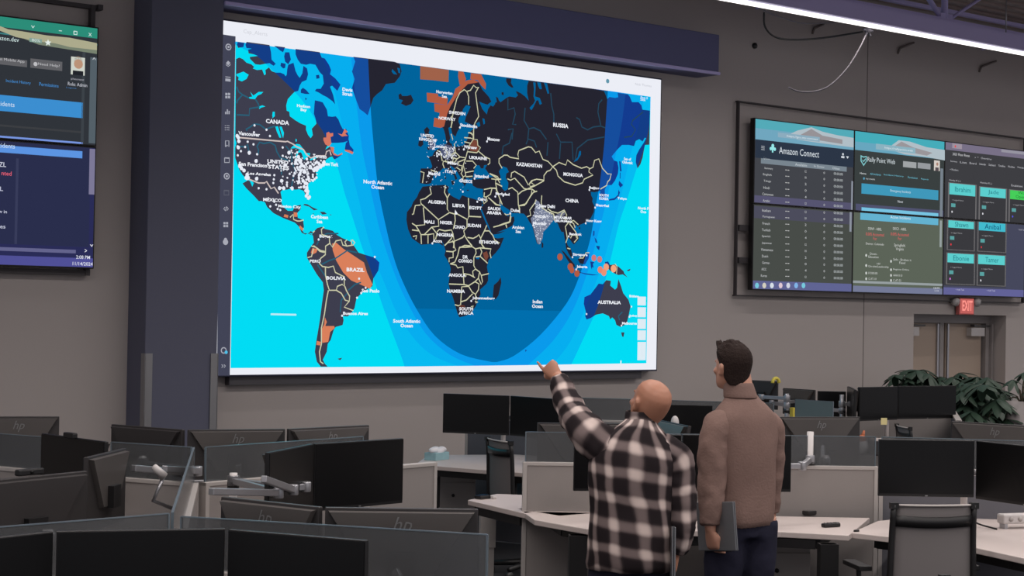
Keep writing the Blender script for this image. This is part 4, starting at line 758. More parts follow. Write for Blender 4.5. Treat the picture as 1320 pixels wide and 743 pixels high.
TT(fl, 'R', 'pheonest', 200, 206, 34, 7, (170, 170, 180)); TT(fl, 'R', 'Role: Admin', 200, 219, 50, 9, (196, 198, 208)); TT(fl, 'R', 'Logout', 184, 228, 26, 4, (70, 130, 190))
TT(fl, 'R', 'Incident History', 47, 213, 64, 10, (70, 140, 206)); TT(fl, 'R', 'Permissions', 126, 220, 50, 9, (70, 140, 206))
RR(fl, 'section_bar', 'R', -200, 226, 214, 306, (60, 142, 208), 2); TT(fl, 'R', 'Incidents', 10, 269, 54, 12, (206, 226, 244), 4)
RR(fl, 'lower_glow', 'R', -200, 305, 214, 345, (60, 62, 66), 1); RR(fl, 'section_bar', 'R', -200, 335, 214, 380, (120, 150, 224), 2); RR(fl, 'scroll_bar', 'R', 234, 148, 250, 372, (84, 96, 104), 2); TT(fl, 'R', '^', 243, 152, 9, 6, (200, 204, 210))
RR(fl, 'scroll_bar', 'R', 214, 130, 216, 380, (60, 66, 72), 2)
fl.finish(r, V(r.location))
r, fl = panel('lower tile of the left display wall with purple taskbar and clock', xr-pw, xr, lb, lm, gl_); bg(fl, emit((42, 44, 86), 1, True))
RR(fl, 'page_area', 'R', -200, 300, 230, 640, (42, 46, 76), 1)
RR(fl, 'section_bar', 'R', -200, 360, 213, 410, (92, 148, 226), 2); TT(fl, 'R', 'Incidents', 11, 377, 54, 12, (206, 226, 244), 4)
for n, x, y, w, h, c_ in (('IZL', 4, 426, 22, 12, (206, 210, 226)), ('nted', 16, 449, 26, 11, (220, 96, 116)), ('L', 3, 489, 8, 11, (196, 200, 220)), ('w in', 6, 548, 22, 8, (196, 200, 220)), ('es', 6, 588, 14, 7, (196, 200, 220)), ('2:08 PM', 214, 666, 36, 9, (222, 224, 240)), ('11/14/2024', 213, 683, 52, 9, (222, 224, 240)), ('>', 221, 649, 6, 9, (220, 220, 230)), ('v', 236, 636, 9, 6, (220, 220, 230))): TT(fl, 'R', n, x, y, w, h, c_, 5, .01)
RR(fl, 'scroll_bar', 'R', 232, 385, 246, 504, (124, 120, 150), 3); RR(fl, 'scroll_bar', 'R', -200, 632, 196, 656, (100, 100, 140), 3); RR(fl, 'taskbar', 'R', -200, 654, 250, 700, (80, 80, 150), 2)
RR(fl, 'text_rule', 'R', 42, 410, 44, 632, (56, 60, 90), 2)
fl.finish(r, V(r.location))
mb = MB()
mb.box((xr+.03, 11.95, lt+.16), (.04, .09, .04)); mb.box((xr-1.0, 11.955, lt+.16), (2.1, .05, .03)); mb.box((xr-1.0, 11.955, lb-.03), (2.0, .05, .04)); mb.box((xr-.02, 11.95, (lt+lb)/2+.06), (.035, .05, lt-lb+.22))
tag(mb.build('mounting_frame', mat('frame_dark', (62, 58, 60))), 'dark mounting frame around the left display wall', 'mounting frame')
# ------------------------------------------------------------ workstations
def flat(v): return V((v.x, v.y, 0))
def monitor(p1, p2, z, face, label, h=.32, group=None, tilt=0, logo=True, cam_=False, px=True, dark=False):
    a, b = (G(*p1, z), G(*p2, z)) if px else (V(p1), V(p2))
    w = (b-a).length; ang = math.atan2((b-a).y, (b-a).x); c = (a+b)/2
    # local +y must point away from the camera
    r = root('monitor', label, 'monitor', (c.x, c.y, z-h), ang, group)
    s = 1 if face == 'front' else -1
    mb = MB(); mb.box((0, s*.012, h/2), (w-.004, .022, h)); mb.build('housing', M_BLACK if face == 'front' else M_BACKD, r, bevel=.003)
    mb = MB(); mb.box((0, -s*.0, h/2+.006), (w-.012, .003, h-.022)); o = mb.build('screen', M_SCREEN, r); o.location.y = -s*.0005
    mb = MB(); y = s*.023; d = s*.022
    pts = [(-w*.475, h*.97), (w*.475, h*.97), (w*.2, h*.28), (-w*.2, h*.28)]
    inn = [(-w*.465, h*.96), (w*.465, h*.96), (w*.19, h*.3), (-w*.19, h*.3)]
    vs = [V((q[0], y, q[1])) for q in pts]+[V((q[0], y+d, q[1])) for q in inn]
    mb.faces(vs, [(4, 5, 6, 7), (0, 1, 5, 4), (1, 2, 6, 5), (2, 3, 7, 6), (3, 0, 4, 7)])
    bp = mb.build('back_panel', M_BACKD if dark else M_BACK, r)
    bp.data.materials[0] = M_BACKD if dark else M_BACK
    bmesh_fix(bp)
    mb = MB(); mb.box((0, y+d*1.6, h*.42), (.1, .03, .1)); mb.build('mount_plate', M_BLACK, r)
    if logo and face == 'back':
        vs_, fs_ = text_verts('hp', .0, .35); mb = MB(); k = .09
        mb.faces([V((v.x*k*.75, y+d-.0015, h*.84+v.y*k*.8)) for v in vs_], fs_); mb.build('maker_mark', M_LOGO, r)
    elif face == 'front':
        mb = MB(); mb.box((0, -.002, .006), (.014, .002, .006)); mb.build('maker_mark', M_LOGO, r)
    if cam_:
        mb = MB(); mb.box((0, -.01, h+.01), (.1, .03, .03)); mb.build('webcam', M_BLACK, r, bevel=.006)
    bpy.context.view_layer.update()
    r['_w'] = w
    return r
def bmesh_fix(o):
    bm = bmesh.new(); bm.from_mesh(o.data); bmesh.ops.recalc_face_normals(bm, faces=bm.faces); bm.to_mesh(o.data); bm.free()
def vesa(mon, face):      # a point behind the monitor where its arm attaches
    ang = mon.rotation_euler.z; s = 1 if face == 'front' else -1
    n = V((-math.sin(ang), math.cos(ang), 0))*s
    return V(mon.location)+n*.075+V((0, 0, .13))
def arm(base, top, targets, label, zb=.74, m=None, group=None):
    m = m or M_WHITEM
    r = root('monitor_stand', label, 'monitor stand', (base[0], base[1], zb), group=group)
    o = V((base[0], base[1], zb))
    mb = MB(); mb.box((0, 0, .012), (.11, .09, .024)); mb.build('clamp', M_BACKD, r, bevel=.004)
    mb = MB(); mb.tube([(0, 0, .02), (0, 0, top-zb)], .02, n=14); mb.build('pole', m, r)
    mb = MB(); mb.cyl((0, 0, min(top-zb-.06, .3)), .03, .03); mb.build('collar', M_BLACK, r)
    for t in targets:
        t = t-o; zc = min(t.z, top-zb-.04); mid = V((t.x*.5, t.y*.5, zc)) + V((-t.y, t.x, 0))*.25
        mb = MB(); 
        a_ = V((0, 0, zc))
        for p_, q_ in ((a_, mid), (mid, t)):
            d = q_-p_; L = max(d.length, .01); c = (p_+q_)/2
            Mx = Matrix.Translation(c) @ d.to_track_quat('X', 'Z').to_matrix().to_4x4()
            mb.box((0, 0, 0), (L, .028, .032), M=Mx)
        mb.cyl(mid, .024, .05); mb.cyl(a_, .03, .055)
        mb.build('arm_link', M_ALU, r, bevel=.004)
    return r
def partition(p1, p2, label, zp=1.03, zg=1.21, px=True, zref=None, glass=True, m=None, group='desk partitions'):
    zr = zref if zref is not None else zg
    a, b = (G(*p1, zr), G(*p2, zr)) if px else (V(p1), V(p2))
    a = flat(a); b = flat(b); L = (b-a).length; ang = math.atan2((b-a).y, (b-a).x); c = (a+b)/2
    r = root('desk_partition', label, 'partition', (c.x, c.y, 0), ang, group)
    mb = MB(); mb.box((0, 0, zp/2), (L-.02, .045, zp-.03)); mb.build('fabric_panel', m or M_PANEL, r)
    mb = MB(); mb.box((0, 0, zp-.008), (L, .055, .022)); mb.build('cap_rail', M_CAB, r, bevel=.003)
    for s in (-1, 1):
        mb = MB(); mb.box((s*(L/2-.012), 0, zp/2), (.024, .056, zp)); mb.build('post', M_CAB, r)
    if glass:
        mb = MB(); mb.box((0, 0, (zp+zg)/2), (L-.03, .008, zg-zp)); g = mb.build('glass_screen', M_GLASS, r)
        mb = MB(); mb.box((0, 0, zg), (L-.03, .010, .004)); mb.box((-L/2+.015, 0, (zp+zg)/2), (.006, .011, zg-zp)); mb.box((L/2-.015, 0, (zp+zg)/2), (.006, .011, zg-zp)); mb.build('glass_edge', M_GLEDGE, g)
    return r
def desk(pts, label, legs, z=.74, px=True, th=.032, group='white desks'):
    P = [G(*p, z) if px else V((p[0], p[1], z)) for p in pts]
    c = sum((flat(p) for p in P), V())/len(P)
    r = root('desk', label, 'desk', (c.x, c.y, 0), 0, group)
    Q = [(p.x-c.x, p.y-c.y) for p in P]
    mb = MB(); mb.prism(Q, z-th, z); mb.build('tabletop', M_DESK, r, bevel=.004)
    mb = MB()
    ins = [(q[0]*.8, q[1]*.8) for q in Q]
    for i in range(len(ins)):
        a_ = V((*ins[i], z-th-.03)); b_ = V((*ins[(i+1) % len(ins)], z-th-.03)); d = b_-a_
        Mx = Matrix.Translation((a_+b_)/2) @ Matrix.Rotation(math.atan2(d.y, d.x), 4, 'Z'); mb.box((0, 0, 0), (d.length, .05, .05), M=Mx)
    mb.build('underframe', M_BLACK, r)
    for l in legs:
        lx, ly = l[0]-c.x, l[1]-c.y; an = l[2] if len(l) > 2 else -.6
        mb = MB(); mb.box((lx, ly, .37), (.085, .06, .66), rz=an); mb.box((lx, ly, .55), (.1, .075, .3), rz=an); mb.box((lx, ly, .02), (.08, .62, .04), rz=an)
        mb.build('leg', M_BLACK if len(l) < 4 else l[3], r)
    return r
def chair(loc, rz, label, top=.98):
    """local +y is the direction the sitter faces"""
    r = root('office_chair', label, 'chair', (loc[0], loc[1], 0), rz, 'mesh office chairs')
    mb = MB()
    for k in range(5):
        a = k*2*PI/5+.3; mb.tube([(0, 0, .1), (math.cos(a)*.3, math.sin(a)*.3, .075)], [.028, .018])
    mb.build('star_base', M_BLACK, r)
    for k in range(5):
        a = k*2*PI/5+.3; mb = MB(); mb.cyl((math.cos(a)*.3, math.sin(a)*.3, .03), .03, .04, axis='X'); mb.build('caster', M_BLACK, r)
    mb = MB(); mb.tube([(0, 0, .1), (0, 0, .42)], .025); mb.build('gas_column', M_ALU, r)
    mb = MB()
    P = [(-.24, -.2), (-.22, .22), (-.15, .26), (.15, .26), (.22, .22), (.24, -.2), (.15, -.24), (-.15, -.24)]
    mb.prism(P, .43, .49); mb.build('seat', mat('seat_fabric', (48, 46, 48), .9), r, bevel=.02)
    hb = top
    def bk(t, x):      # backrest curve: t 0 bottom .. 1 top
        z = .46+(hb-.46)*t; y = -.23-.05*math.sin(t*PI*.9)*-1*0-.10*t-.03*math.cos(t*3); return V((x*(1-.06*t), y+.03*(abs(x)/.22)**2, z))
    for s in (-1, 1):
        mb = MB(); mb.tube([bk(t/8, s*.225) for t in range(9)], .016, n=8)
        mb.box(tuple(bk(.99, s*.225)), (.04, .03, .03)); mb.build('back_frame', M_BLACK, r)
    mb = MB(); n = 8; vs = []
    for i in range(9):
        for j in range(n+1):
            x = -.215+.43*j/n; vs.append(bk(i/8, x)+V((0, .004, 0)))
    fs = [(i*(n+1)+j, i*(n+1)+j+1, (i+1)*(n+1)+j+1, (i+1)*(n+1)+j) for i in range(8) for j in range(n)]
    mb.faces(vs, fs, None, True); o = mb.build('mesh_back', M_MESH, r); sl = o.modifiers.new('s', 'SOLIDIFY'); sl.thickness = .004
    mb = MB(); vs = []
    for t in (.80, .90):
        for j in range(n+1): vs.append(bk(t-.015*math.sin(j/n*PI), -.225+.45*j/n)+V((0, -.008, 0)))
    mb.faces(vs, [(j, j+1, n+1+j+1, n+1+j) for j in range(n)], None, True); o = mb.build('cross_band', M_BLACK, r); sl = o.modifiers.new('s', 'SOLIDIFY'); sl.thickness = .012
    mb = MB(); mb.tube([bk(.995, -.22+.44*j/8) for j in range(9)], .006, n=6); mb.build('top_rail', M_CAB, r)
    mb = MB(); mb.tube([bk(.2, -.22+.44*j/8)-V((0, .01, 0)) for j in range(9)], .012, n=6); mb.tube([(0, -.05, .42), (0, -.25, .42), bk(.2, 0)], .02); mb.build('lumbar_bar', M_BLACK, r)
    for s in (-1, 1):
        mb = MB(); mb.tube([(s*.2, 0, .44), (s*.28, 0, .46), (s*.29, 0, .64)], .014); mb.box((s*.29, .02, .655), (.07, .24, .025)); mb.build('armrest', M_BLACK, r, bevel=.006)
    return r
GM = 'monitors with dark screens'; GB = 'monitors seen from behind'

# right row of desks
partition((674, 596), (1131, 602), 'low beige partition with frosted glass top behind the two men', zref=1.03)
p1b = G(1131, 602, 1.03); q1b = G(1131+250, 607, 1.03)
partition((1133, 602), (1400, 610), 'partition behind the big dark monitor pair beside the mesh chair at right', zref=1.03, m=M_PANELG)
p0 = G(674, 596, 1.03); pe = G(1128, 602, 1.03); du = (pe-p0).normalized(); dn = V((du.y, -du.x, 0))   # towards the camera
off = lambda p, k: (p.x+dn.x*k, p.y+dn.y*k)
fr = [G(689, 670.5, .74), G(760, 683, .74), G(1007, 686, .74), G(1094, 690.5, .74)]
desk([off(p0, .035), *[(v.x, v.y) for v in fr], (G(1121, 668, .74).x, G(1121, 668, .74).y)], 'white desk right behind the two men, with a black remote on it', [(G(745, 690, .7).x, G(745, 690, .7).y, -.6), (G(1078, 705, .7).x+.05, G(1078, 705, .7).y+.1, -.6)], px=False)
b4 = G(1131, 672, .74)
e1 = G(1330, 650, .74)
desk([(G(1097, 687, .74).x, G(1097, 687, .74).y), (b4.x, b4.y), (e1.x, e1.y), (G(1400, 660, .74).x, G(1400, 660, .74).y), (G(1400, 735, .74).x, G(1400, 735, .74).y), (G(1320, 720, .74).x, G(1320, 720, .74).y), (G(1242, 703, .74).x, G(1242, 703, .74).y)], 'white desk at far right under the dark monitor pair and white power box', [(e1.x-.1, e1.y-.45, -.6)], px=False)
m1 = monitor((740, 559.5), (879, 561), 1.255, 'front', 'dark monitor between the two men, left one of its pair', .318, GM)
m2 = monitor((880, 560.5), (1021, 562), 1.255, 'front', 'dark monitor peeking out right of the man in brown', .318, GM)
pb = G(1043, 663, .74)
arm((pb.x, pb.y), 1.235, [vesa(m2, 'front')], 'white pole monitor arm standing right of the man in brown')
m3 = monitor((1133, 566.5), (1257, 568.5), 1.25, 'front', 'large dark monitor right above the grey mesh chair', .318, GM)
m4 = monitor((1258, 568.5), (1390, 582), 1.25, 'front', 'dark monitor cut off by the right edge of the photo', .325, GM)
pb2 = G(1242, 680, .74)
arm((pb2.x, pb2.y), 1.18, [vesa(m3, 'front'), vesa(m4, 'front')], 'white pole monitor arm below the dark pair at right')
cc = G(1186, 650, .99)
chair((cc.x+.10, cc.y+.12), -.52, 'grey mesh office chair with black frame below the dark monitor at right', 1.0)
cc = G(1312, 741, .93)
chair((cc.x, cc.y+.25), -.5, 'dark chair top just showing in the bottom right corner', .93)

# pedestal cabinets
def cabinet(p, w, d, h, rz, label, z0=0):
    r = root('pedestal_cabinet', label, 'cabinet', (p.x, p.y, 0), rz, 'pedestal cabinets')
    mb = MB(); mb.box((0, 0, h/2+.02), (w, d, h-.04)); mb.build('carcass', M_CAB, r, bevel=.004)
    hs = [(.02, h*.5), (h*.5+.005, h-.05)]
    for a_, b_ in hs:
        mb = MB(); mb.box((0, -d/2-.009, (a_+b_)/2), (w-.006, .018, b_-a_)); dr = mb.build('drawer', M_CAB, r, bevel=.003)
        mb = MB(); mb.cyl((0, -d/2-.02, (a_+b_)/2+.02), .013, .008, axis='Y'); mb.build('lock', M_BLACK, dr)
    for x in (-1, 1):
        for y in (-1, 1):
            mb = MB(); mb.cyl((x*w*.4, y*d*.4, .01), .02, .02); mb.build('foot', M_BLACK, r)
    return r
cp = G(1026, 700, .62); cabinet(cp+V((.02, .28, 0))+V((.1, .05, 0)), .4, .5, .6, -.62, 'beige pedestal cabinet under the desk beside the man in brown')
# small things on the desks
def boxthing(name, label, cat, p, d, rz, m, bevel=.004):
    o = root(name, label, cat, p, rz); return o
rp = G(1071, 680, .74); rr = root('remote_control', 'black remote control lying on the white desk right of the men', 'remote', rp, -.2)
mb = MB(); mb.box((0, 0, .012), (.115, .035, .022)); mb.build('case', M_BLACK, rr, bevel=.006)
mb = MB()
for k in range(4): mb.box((-.04+k*.022, 0, .0245), (.012, .016, .003))
mb.build('keys', M_BACKD, rr)
mb = MB(); mb.box((.044, 0, .0245), (.018, .02, .004)); mb.build('display_window', M_LOGO, rr)
rp = G(1104, 686, .74); mb = MB(); mb.box((0, 0, .006), (.03, .018, .011)); tag(mb.build('usb_dongle', M_BLACK, loc=rp, bevel=.002), 'tiny black dongle on the desk seam left of the mesh chair', 'dongle')
pp = G(1310, 681, .74); rr = root('power_box', 'white power box with outlets on the desk at the right edge', 'power box', (pp.x, pp.y, .74), -.35)
mb = MB(); mb.box((0, 0, .055), (.22, .07, .055)); mb.build('housing', M_WHITEM, rr, bevel=.01)
for x in (-.085, .085): mb = MB(); mb.box((x, 0, .014), (.02, .05, .028)); mb.build('foot', M_ALU, rr)
for x in (-.06, 0, .06):
    mb = MB(); mb.cyl((x, -.036, .055), .015, .003, axis='Y'); mb.build('outlet', M_CAB, rr)
def cab(label, pts, r=.006):
    P = [V(p) for p in pts]; mb = MB(); out = []
    for i in range(len(P)-1):
        p0, p1, p2, p3 = P[max(i-1, 0)], P[i], P[i+1], P[min(i+2, len(P)-1)]
        for k in range(6):
            t = k/6; out.append(.5*((2*p1)+(p2-p0)*t+(2*p0-5*p1+4*p2-p3)*t*t+(3*p1-p0-3*p2+p3)*t**3))
    out.append(P[-1]); mb.tube(out, r, n=6); return tag(mb.build('power_cable', M_CABLE), label, 'cable')
Zc = (pb-V((0, 0, EYE))).dot(fw)
cab('black cable looping from the monitor to the desk left of the white pole', [DP(1021, 606, Zc), DP(1032, 616, Zc), DP(1037, 632, Zc), DP(1036, 648, Zc), DP(1025, 661, Zc)], .005)
Zc = (pb2-V((0, 0, EYE))).dot(fw)
cab('black cables running from the pole to the white power box', [DP(1245, 660, Zc), DP(1250, 668, Zc), DP(1262, 676, Zc), DP(1285, 682.5, Zc-.1)], .005)

# desk, chair and phone left of the partition
d2 = [(603, 645), (676, 662), (720, 655), (716, 640), (640, 637)]
lp = G(636, 668, .6)
desk(d2, 'white desk end with a phone on it, left of the partition end', [(lp.x+.03, lp.y+.1, -.5, M_CAB), (lp.x+.35, lp.y-.05, -.5)])
pp = G(622, 643.5, .74); rr = root('desk_phone', 'black phone lying on the white desk end left of the partition', 'phone', pp, .1)
mb = MB(); mb.box((0, 0, .012), (.09, .06, .022)); mb.build('case', M_BLACK, rr, bevel=.006); mb = MB(); mb.box((0, 0, .0245), (.07, .045, .002)); mb.build('screen', M_SCREEN, rr)
mb = MB(); q = G(636, 643.5, .74); mb.box((0, 0, .01), (.03, .03, .018)); tag(mb.build('adapter_plug', M_WHITEM, loc=q, bevel=.003), 'small white plug next to the black phone', 'plug')
cc = G(651, 568, .99); chair((cc.x+.24, cc.y-.02), -1.83, 'grey mesh office chair in front of the wall desk with the tissue box', .99)

# far desk by the wall
bd = [(535, 599), (637, 607), (700, 612), (745, 598), (690, 586), (552, 587)]
lp = G(567, 612, .66)
desk(bd, 'white wall desk below the giant display with a tissue box on it', [(lp.x+.03, lp.y+.12, -.6), (lp.x+1.2, lp.y-.3, -.6)])
cp = G(586, 615, .6); cabinet(cp+V((.16, .27, 0)), .36, .5, .6, -.55, 'beige pedestal cabinet below the wall desk with tissue box')
mA = monitor((571, 507.5), (656.5, 510.5), 1.25, 'front', 'dark monitor above the wall desk, nearest the tissue box', .315, GM)
mB = monitor((657.5, 510.5), (738, 516), 1.25, 'front', 'dark monitor left of the pointing hand on the wall desk', .315, GM)
pp = G(650, 592, .74); arm((pp.x+.05, pp.y+.08), 1.15, [vesa(mA, 'front'), vesa(mB, 'front')], 'white pole monitor arm on the wall desk below the giant display')
w1 = DP(602, 540, 14.2); w2 = DP(760, 545, 13.6)
partition(w1, w2, 'dark grey partition behind the wall desk monitors', px=False, glass=False, m=M_PANELG)
# tissue box
tp = G(563, 593, .74); rr = root('tissue_box', 'blue and white tissue box on the wall desk below the giant display', 'tissue box', tp, .35)
mb = MB(); mb.box((0, 0, .03), (.19, .11, .06)); mb.build('carton', mat('tissue_carton', (150, 190, 198), .7, noise=.3, nscale=12), rr, bevel=.003)
mb = MB()
for k in range(9):
    a = k*.7; mb.ball((math.cos(a)*.03*(k % 3), math.sin(a)*.02, .062+.008*(k % 3)), (.05, .035, .025))
o = mb.build('tissue', mat('tissue_paper', (232, 232, 236), .9), rr)

# monitors further back, middle
m15 = monitor((692, 545), (806, 546), 1.25, 'back', 'grey monitor seen from behind under the raised arm', .32, GB)
m83 = monitor((834, 521), (919, 523), 1.25, 'front', 'dark monitor between the two men near the back wall', .32, GM)
m_ = monitor((838, 540), (882, 549), 1.22, 'back', 'monitor back without a logo just right of the bald head', .32, GB, logo=False); m_.rotation_euler.x = -.16
partition((745, 513), (1000, 520), 'far grey partition behind the bald head', glass=True, m=M_PANELG)
partition((842, 548), (915, 549), 'short grey partition between the two men', glass=False, zref=1.03)
pc = G(848, 528, 1.2); pd = G(889, 529.5, 1.2)
partition(pc, pd, 'teal tinted glass partition between the two men', zg=1.2, px=False); 
hp = DP(870, 545, 12.3); mb = MB(); mb.ball((0, 0, 0), (.03, .03, .05)); mb.tube([(0, 0, .74-hp.z), (0, 0, 0)], .012); tag(mb.build('arm_joint', M_WHITEM, loc=(hp.x, hp.y, hp.z)), 'white arm joint poking up between the two men', 'arm joint')
mback = m_

# back row right
mC = monitor((1002, 537.5), (1107, 537.5), 1.25, 'back', 'grey monitor back just right of the man in brown', .32, GB)
mD = monitor((1228, 543), (1345, 550), 1.25, 'back', 'grey monitor back below the leafy plant at right edge', .32, GB)
mE = monitor((1108, 499.5), (1157.5, 498.5), 1.28, 'front', 'dark monitor left of its pair in front of the plant', .31, GM)
mF = monitor((1158.5, 498), (1233, 497.5), 1.28, 'front', 'dark monitor right of its pair in front of the plant', .31, GM)
pq = DP(1168, 560, 15.7); pq.z = .74
desk([(pq.x-.6, pq.y+.2), (pq.x-.2, pq.y-.5), (pq.x+.9, pq.y-.5), (pq.x+.9, pq.y+.1), (pq.x-.2, pq.y+.45)], 'white desk under the dark pair in front of the plant', [(pq.x, pq.y+.2)], px=False)
c_ = (vesa(mE, 'front')+vesa(mF, 'front'))/2; arm((c_.x-.03, c_.y+.1), 1.12, [vesa(mE, 'front'), vesa(mF, 'front')], 'white pole monitor arm below the pair by the plant')
w1 = DP(1085, 540, 16.7); w2 = DP(1228, 540, 16.7)
partition(w1, w2, 'beige partition behind the monitor pair by the plant', px=False, glass=False, zp=1.0)
w1 = DP(1228, 540, 16.9); w2 = DP(1236, 540, 15.3)
partition(w1, w2, 'short end partition right of the pair by the plant', px=False, glass=False, zp=1.0, m=M_PANELG)
cc = G(1194, 551, .96); chair((cc.x+.1, cc.y), -2.2, 'mesh chair back just showing under the pair by the plant', .96)
qp = DP(1139.5, 543.5, 14.9); mb = MB(); mb.box((0, 0, 0), (.055, .003, .06)); tag(mb.build('sticky_note', mat('note_yellow', (236, 222, 160), .8), loc=qp), 'yellow sticky note hanging from the dark monitor by the plant', 'note'); bpy.data.objects['sticky_note'].rotation_euler.z = -.6
pk = DP(1138, 558, 14.6); pk.z = .86; 
rr = root('document_tray', 'white paper tray below the sticky note', 'tray', (pk.x, pk.y, .74), -.6)
mb = MB(); mb.box((0, 0, .06), (.2, .2, .12)); mb.build('tray', M_BACKD, rr, bevel=.005); mb = MB(); mb.box((0, 0, .125), (.19, .18, .015)); mb.build('paper_stack', M_DESK, rr)
pk = DP(1112, 556, 14.6)
rr = root('toy_figure', 'small white and orange ornament left of the paper tray', 'ornament', (pk.x, pk.y, .74), 0)
mb = MB(); mb.ball((0, 0, .06), (.06, .05, .06)); mb.build('body', M_WHITEM, rr); mb = MB(); mb.ball((-.01, 0, .13), .035); mb.tube([(0, 0, .15), (.02, 0, .2)], [.02, .008]); mb.build('head', mat('orange_toy', (190, 110, 74), .6), rr)
# cluttered station at the back
ZB = 16.2
a_, b_ = DP(963, 490, ZB), DP(1004, 494, ZB-.2); b_.z = a_.z
mG = monitor(a_, b_, a_.z, 'back', 'dark monitor back with a yellow ring on its corner', .27, GB, px=False, logo=False, dark=True)
rg = DP(1000, 494, ZB-.35); mb = MB(); mb.tube([V((math.cos(t_*.35)*.045, 0, math.sin(t_*.35)*.045)) for t_ in range(0, 10)], .016, n=8); tag(mb.build('headset_band', mat('yellow_band', (226, 208, 84), .6), loc=rg), 'yellow headset band over the corner of a far monitor', 'headset')
a_, b_ = DP(1011, 499.5, ZB+.3), DP(1052, 504, ZB); a_.z = b_.z = (a_.z+b_.z)/2
mH = monitor(a_, b_, a_.z, 'back', 'slim monitor back right of the yellow headset band', .25, GB, px=False, logo=False)
a_, b_ = DP(1054, 504, ZB), DP(1091, 505.5, ZB); a_.z = b_.z = (a_.z+b_.z)/2
mI = monitor(a_, b_, a_.z, 'front', 'far dark monitor behind the pale glass pane', .28, GM, px=False)
a_, b_ = DP(1092, 502, ZB-.3), DP(1101, 499, ZB-1.0); a_.z = b_.z = (a_.z+b_.z)/2
mJ = monitor(a_, b_, a_.z, 'front', 'monitor turned edge on beside the pair by the plant', .28, GM, px=False)
w1 = DP(963, 540, 15.8); w2 = DP(1108, 540, 15.5)
partition(w1, w2, 'far partition below the yellow headset band', px=False, glass=False, zp=.96, m=M_PANELG)
w1 = DP(1024, 510, 15.2); w2 = DP(1076, 508, 14.9)
pt = partition(w1, w2, 'pale teal glass screen among the far monitors', px=False, zp=.95, zg=1.17)
for ch in pt.children:
    if ch.name.startswith('glass_screen'): ch.data.materials[0] = frosted('teal_glass', (120, 138, 140), .25)
cx_ = DP(1040, 545, 15.9)
desk([(cx_.x-.9, cx_.y+.4), (cx_.x-.6, cx_.y-.3), (cx_.x+.4, cx_.y-.7), (cx_.x+.6, cx_.y-.1), (cx_.x, cx_.y+.6)], 'white desk of the cluttered station by the back wall', [(cx_.x, cx_.y)], px=False)
for i, (x, zt_, tg, lb) in enumerate(((1014, 1.2, [mG, mH], 'metal monitor arm right of the yellow headset band'), (1085, 1.2, [mI, mJ], 'metal monitor arm beside the edge on monitor at the back'))):
    q = DP(x, 530, 15.6); arm((q.x, q.y), zt_, [vesa(t_, 'back' if t_ in (mG, mH) else 'front') for t_ in tg], lb, m=M_ALU)
q = DP(1022, 532, 15.65); q.z = .97; mb = MB(); mb.box((0, 0, .05), (.04, .04, .1)); mb.box((.03, 0, .04), (.015, .03, .09)); tag(mb.build('highlighter_pair', mat('yellow_band', (226, 208, 84)), loc=(q.x, q.y, q.z)), 'yellow markers at the foot of the pale teal glass', 'marker')

# ---------------------------------------------------------- left hubs
partition((-30, 557), (139, 570), 'partition with glass top behind the camera topped monitor, far left', m=M_PANEL)
partition((141, 570), (250, 577), 'partition with glass top left of the upright glowing edge')
partition((250, 577), (222, 662), 'partition running toward the viewer between the left glass panes')
partition((262, 577), (470, 563), 'long glass topped partition behind the angled dark monitor pair')
partition((470, 563), (560, 557), 'partition end hidden mostly behind the angled dark pair', glass=False, zref=1.21)
partition((-40, 683), (222, 662), 'near glass topped partition at lower left')
partition((229, 666), (634, 690), 'near frosted glass partition with the grey monitor backs behind it')
m_ = monitor((0, 518), (5, 518), 1.4, 'front', 'sliver of a dark monitor at the left edge of the photo', .12, GM) if False else None
mK = monitor((-30, 537), (77, 537), 1.25, 'back', 'grey monitor back at the far left, in front of the wall', .32, GB)
mL = monitor((53, 559), (135, 570), 1.25, 'front', 'black monitor with a small camera on top at left', .34, GM, cam_=True)
mM = monitor((-45, 622), (108, 607), 1.25, 'back', 'dark monitor back with a bar camera at lower left', .36, GB, logo=False, dark=True, cam_=False)
wc = G(38, 610, 1.26); rr = root('webcam_bar', 'flat black camera bar resting on the dark lower left monitor', 'webcam', (wc.x, wc.y, 1.25), mM.rotation_euler.z)
mb = MB(); mb.box((0, 0, .014), (.13, .03, .026)); mb.build('housing', M_BLACK, rr, bevel=.006); mb = MB(); mb.cyl((0, -.016, .014), .008, .004, axis='Y'); mb.build('lens', M_SCREEN, rr)
mN = monitor((107, 590), (157, 578), 1.25, 'back', 'sharply turned monitor back beside the glass panes at left', .34, GB, logo=False)
vs_, fs_ = text_verts('hp', .0, .35)
mO = monitor((147, 547), (239, 554), 1.25, 'back', 'darker monitor back in front of the column, left of its pair', .32, GB, logo=False, dark=True)
mP = monitor((241, 554), (367, 553), 1.25, 'back', 'grey monitor back right in front of the column corner', .32, GB)
mQ = monitor((369, 553), (473, 548), 1.25, 'back', 'grey monitor back below the left end of the giant display', .32, GB)
mR = monitor((347, 584), (405, 572.5), 1.25, 'front', 'narrow black screen of the angled pair, turned away at its left', .33, GM)
mS = monitor((406, 572.5), (521, 565.5), 1.25, 'front', 'wide black screen of the angled pair left of the tissue box', .34, GM)
mT = monitor((290, 640), (417, 653.5), 1.25, 'back', 'grey monitor back behind the near frosted glass, left one', .34, GB)
mU = monitor((419, 653.5), (617, 656), 1.25, 'back', 'grey monitor back behind the near frosted glass, right one with logo', .34, GB)
mV = monitor((293, 683), (472, 697.5), 1.225, 'front', 'black screen at the bottom edge in front of the frosted glass', .34, GM)
mW = monitor((72, 685.5), (291, 682), 1.225, 'front', 'wide black screen at the bottom left corner, right one', .34, GM)
mX = monitor((-130, 707), (70, 685.5), 1.225, 'front', 'black screen cut off at the bottom left corner', .34, GM)
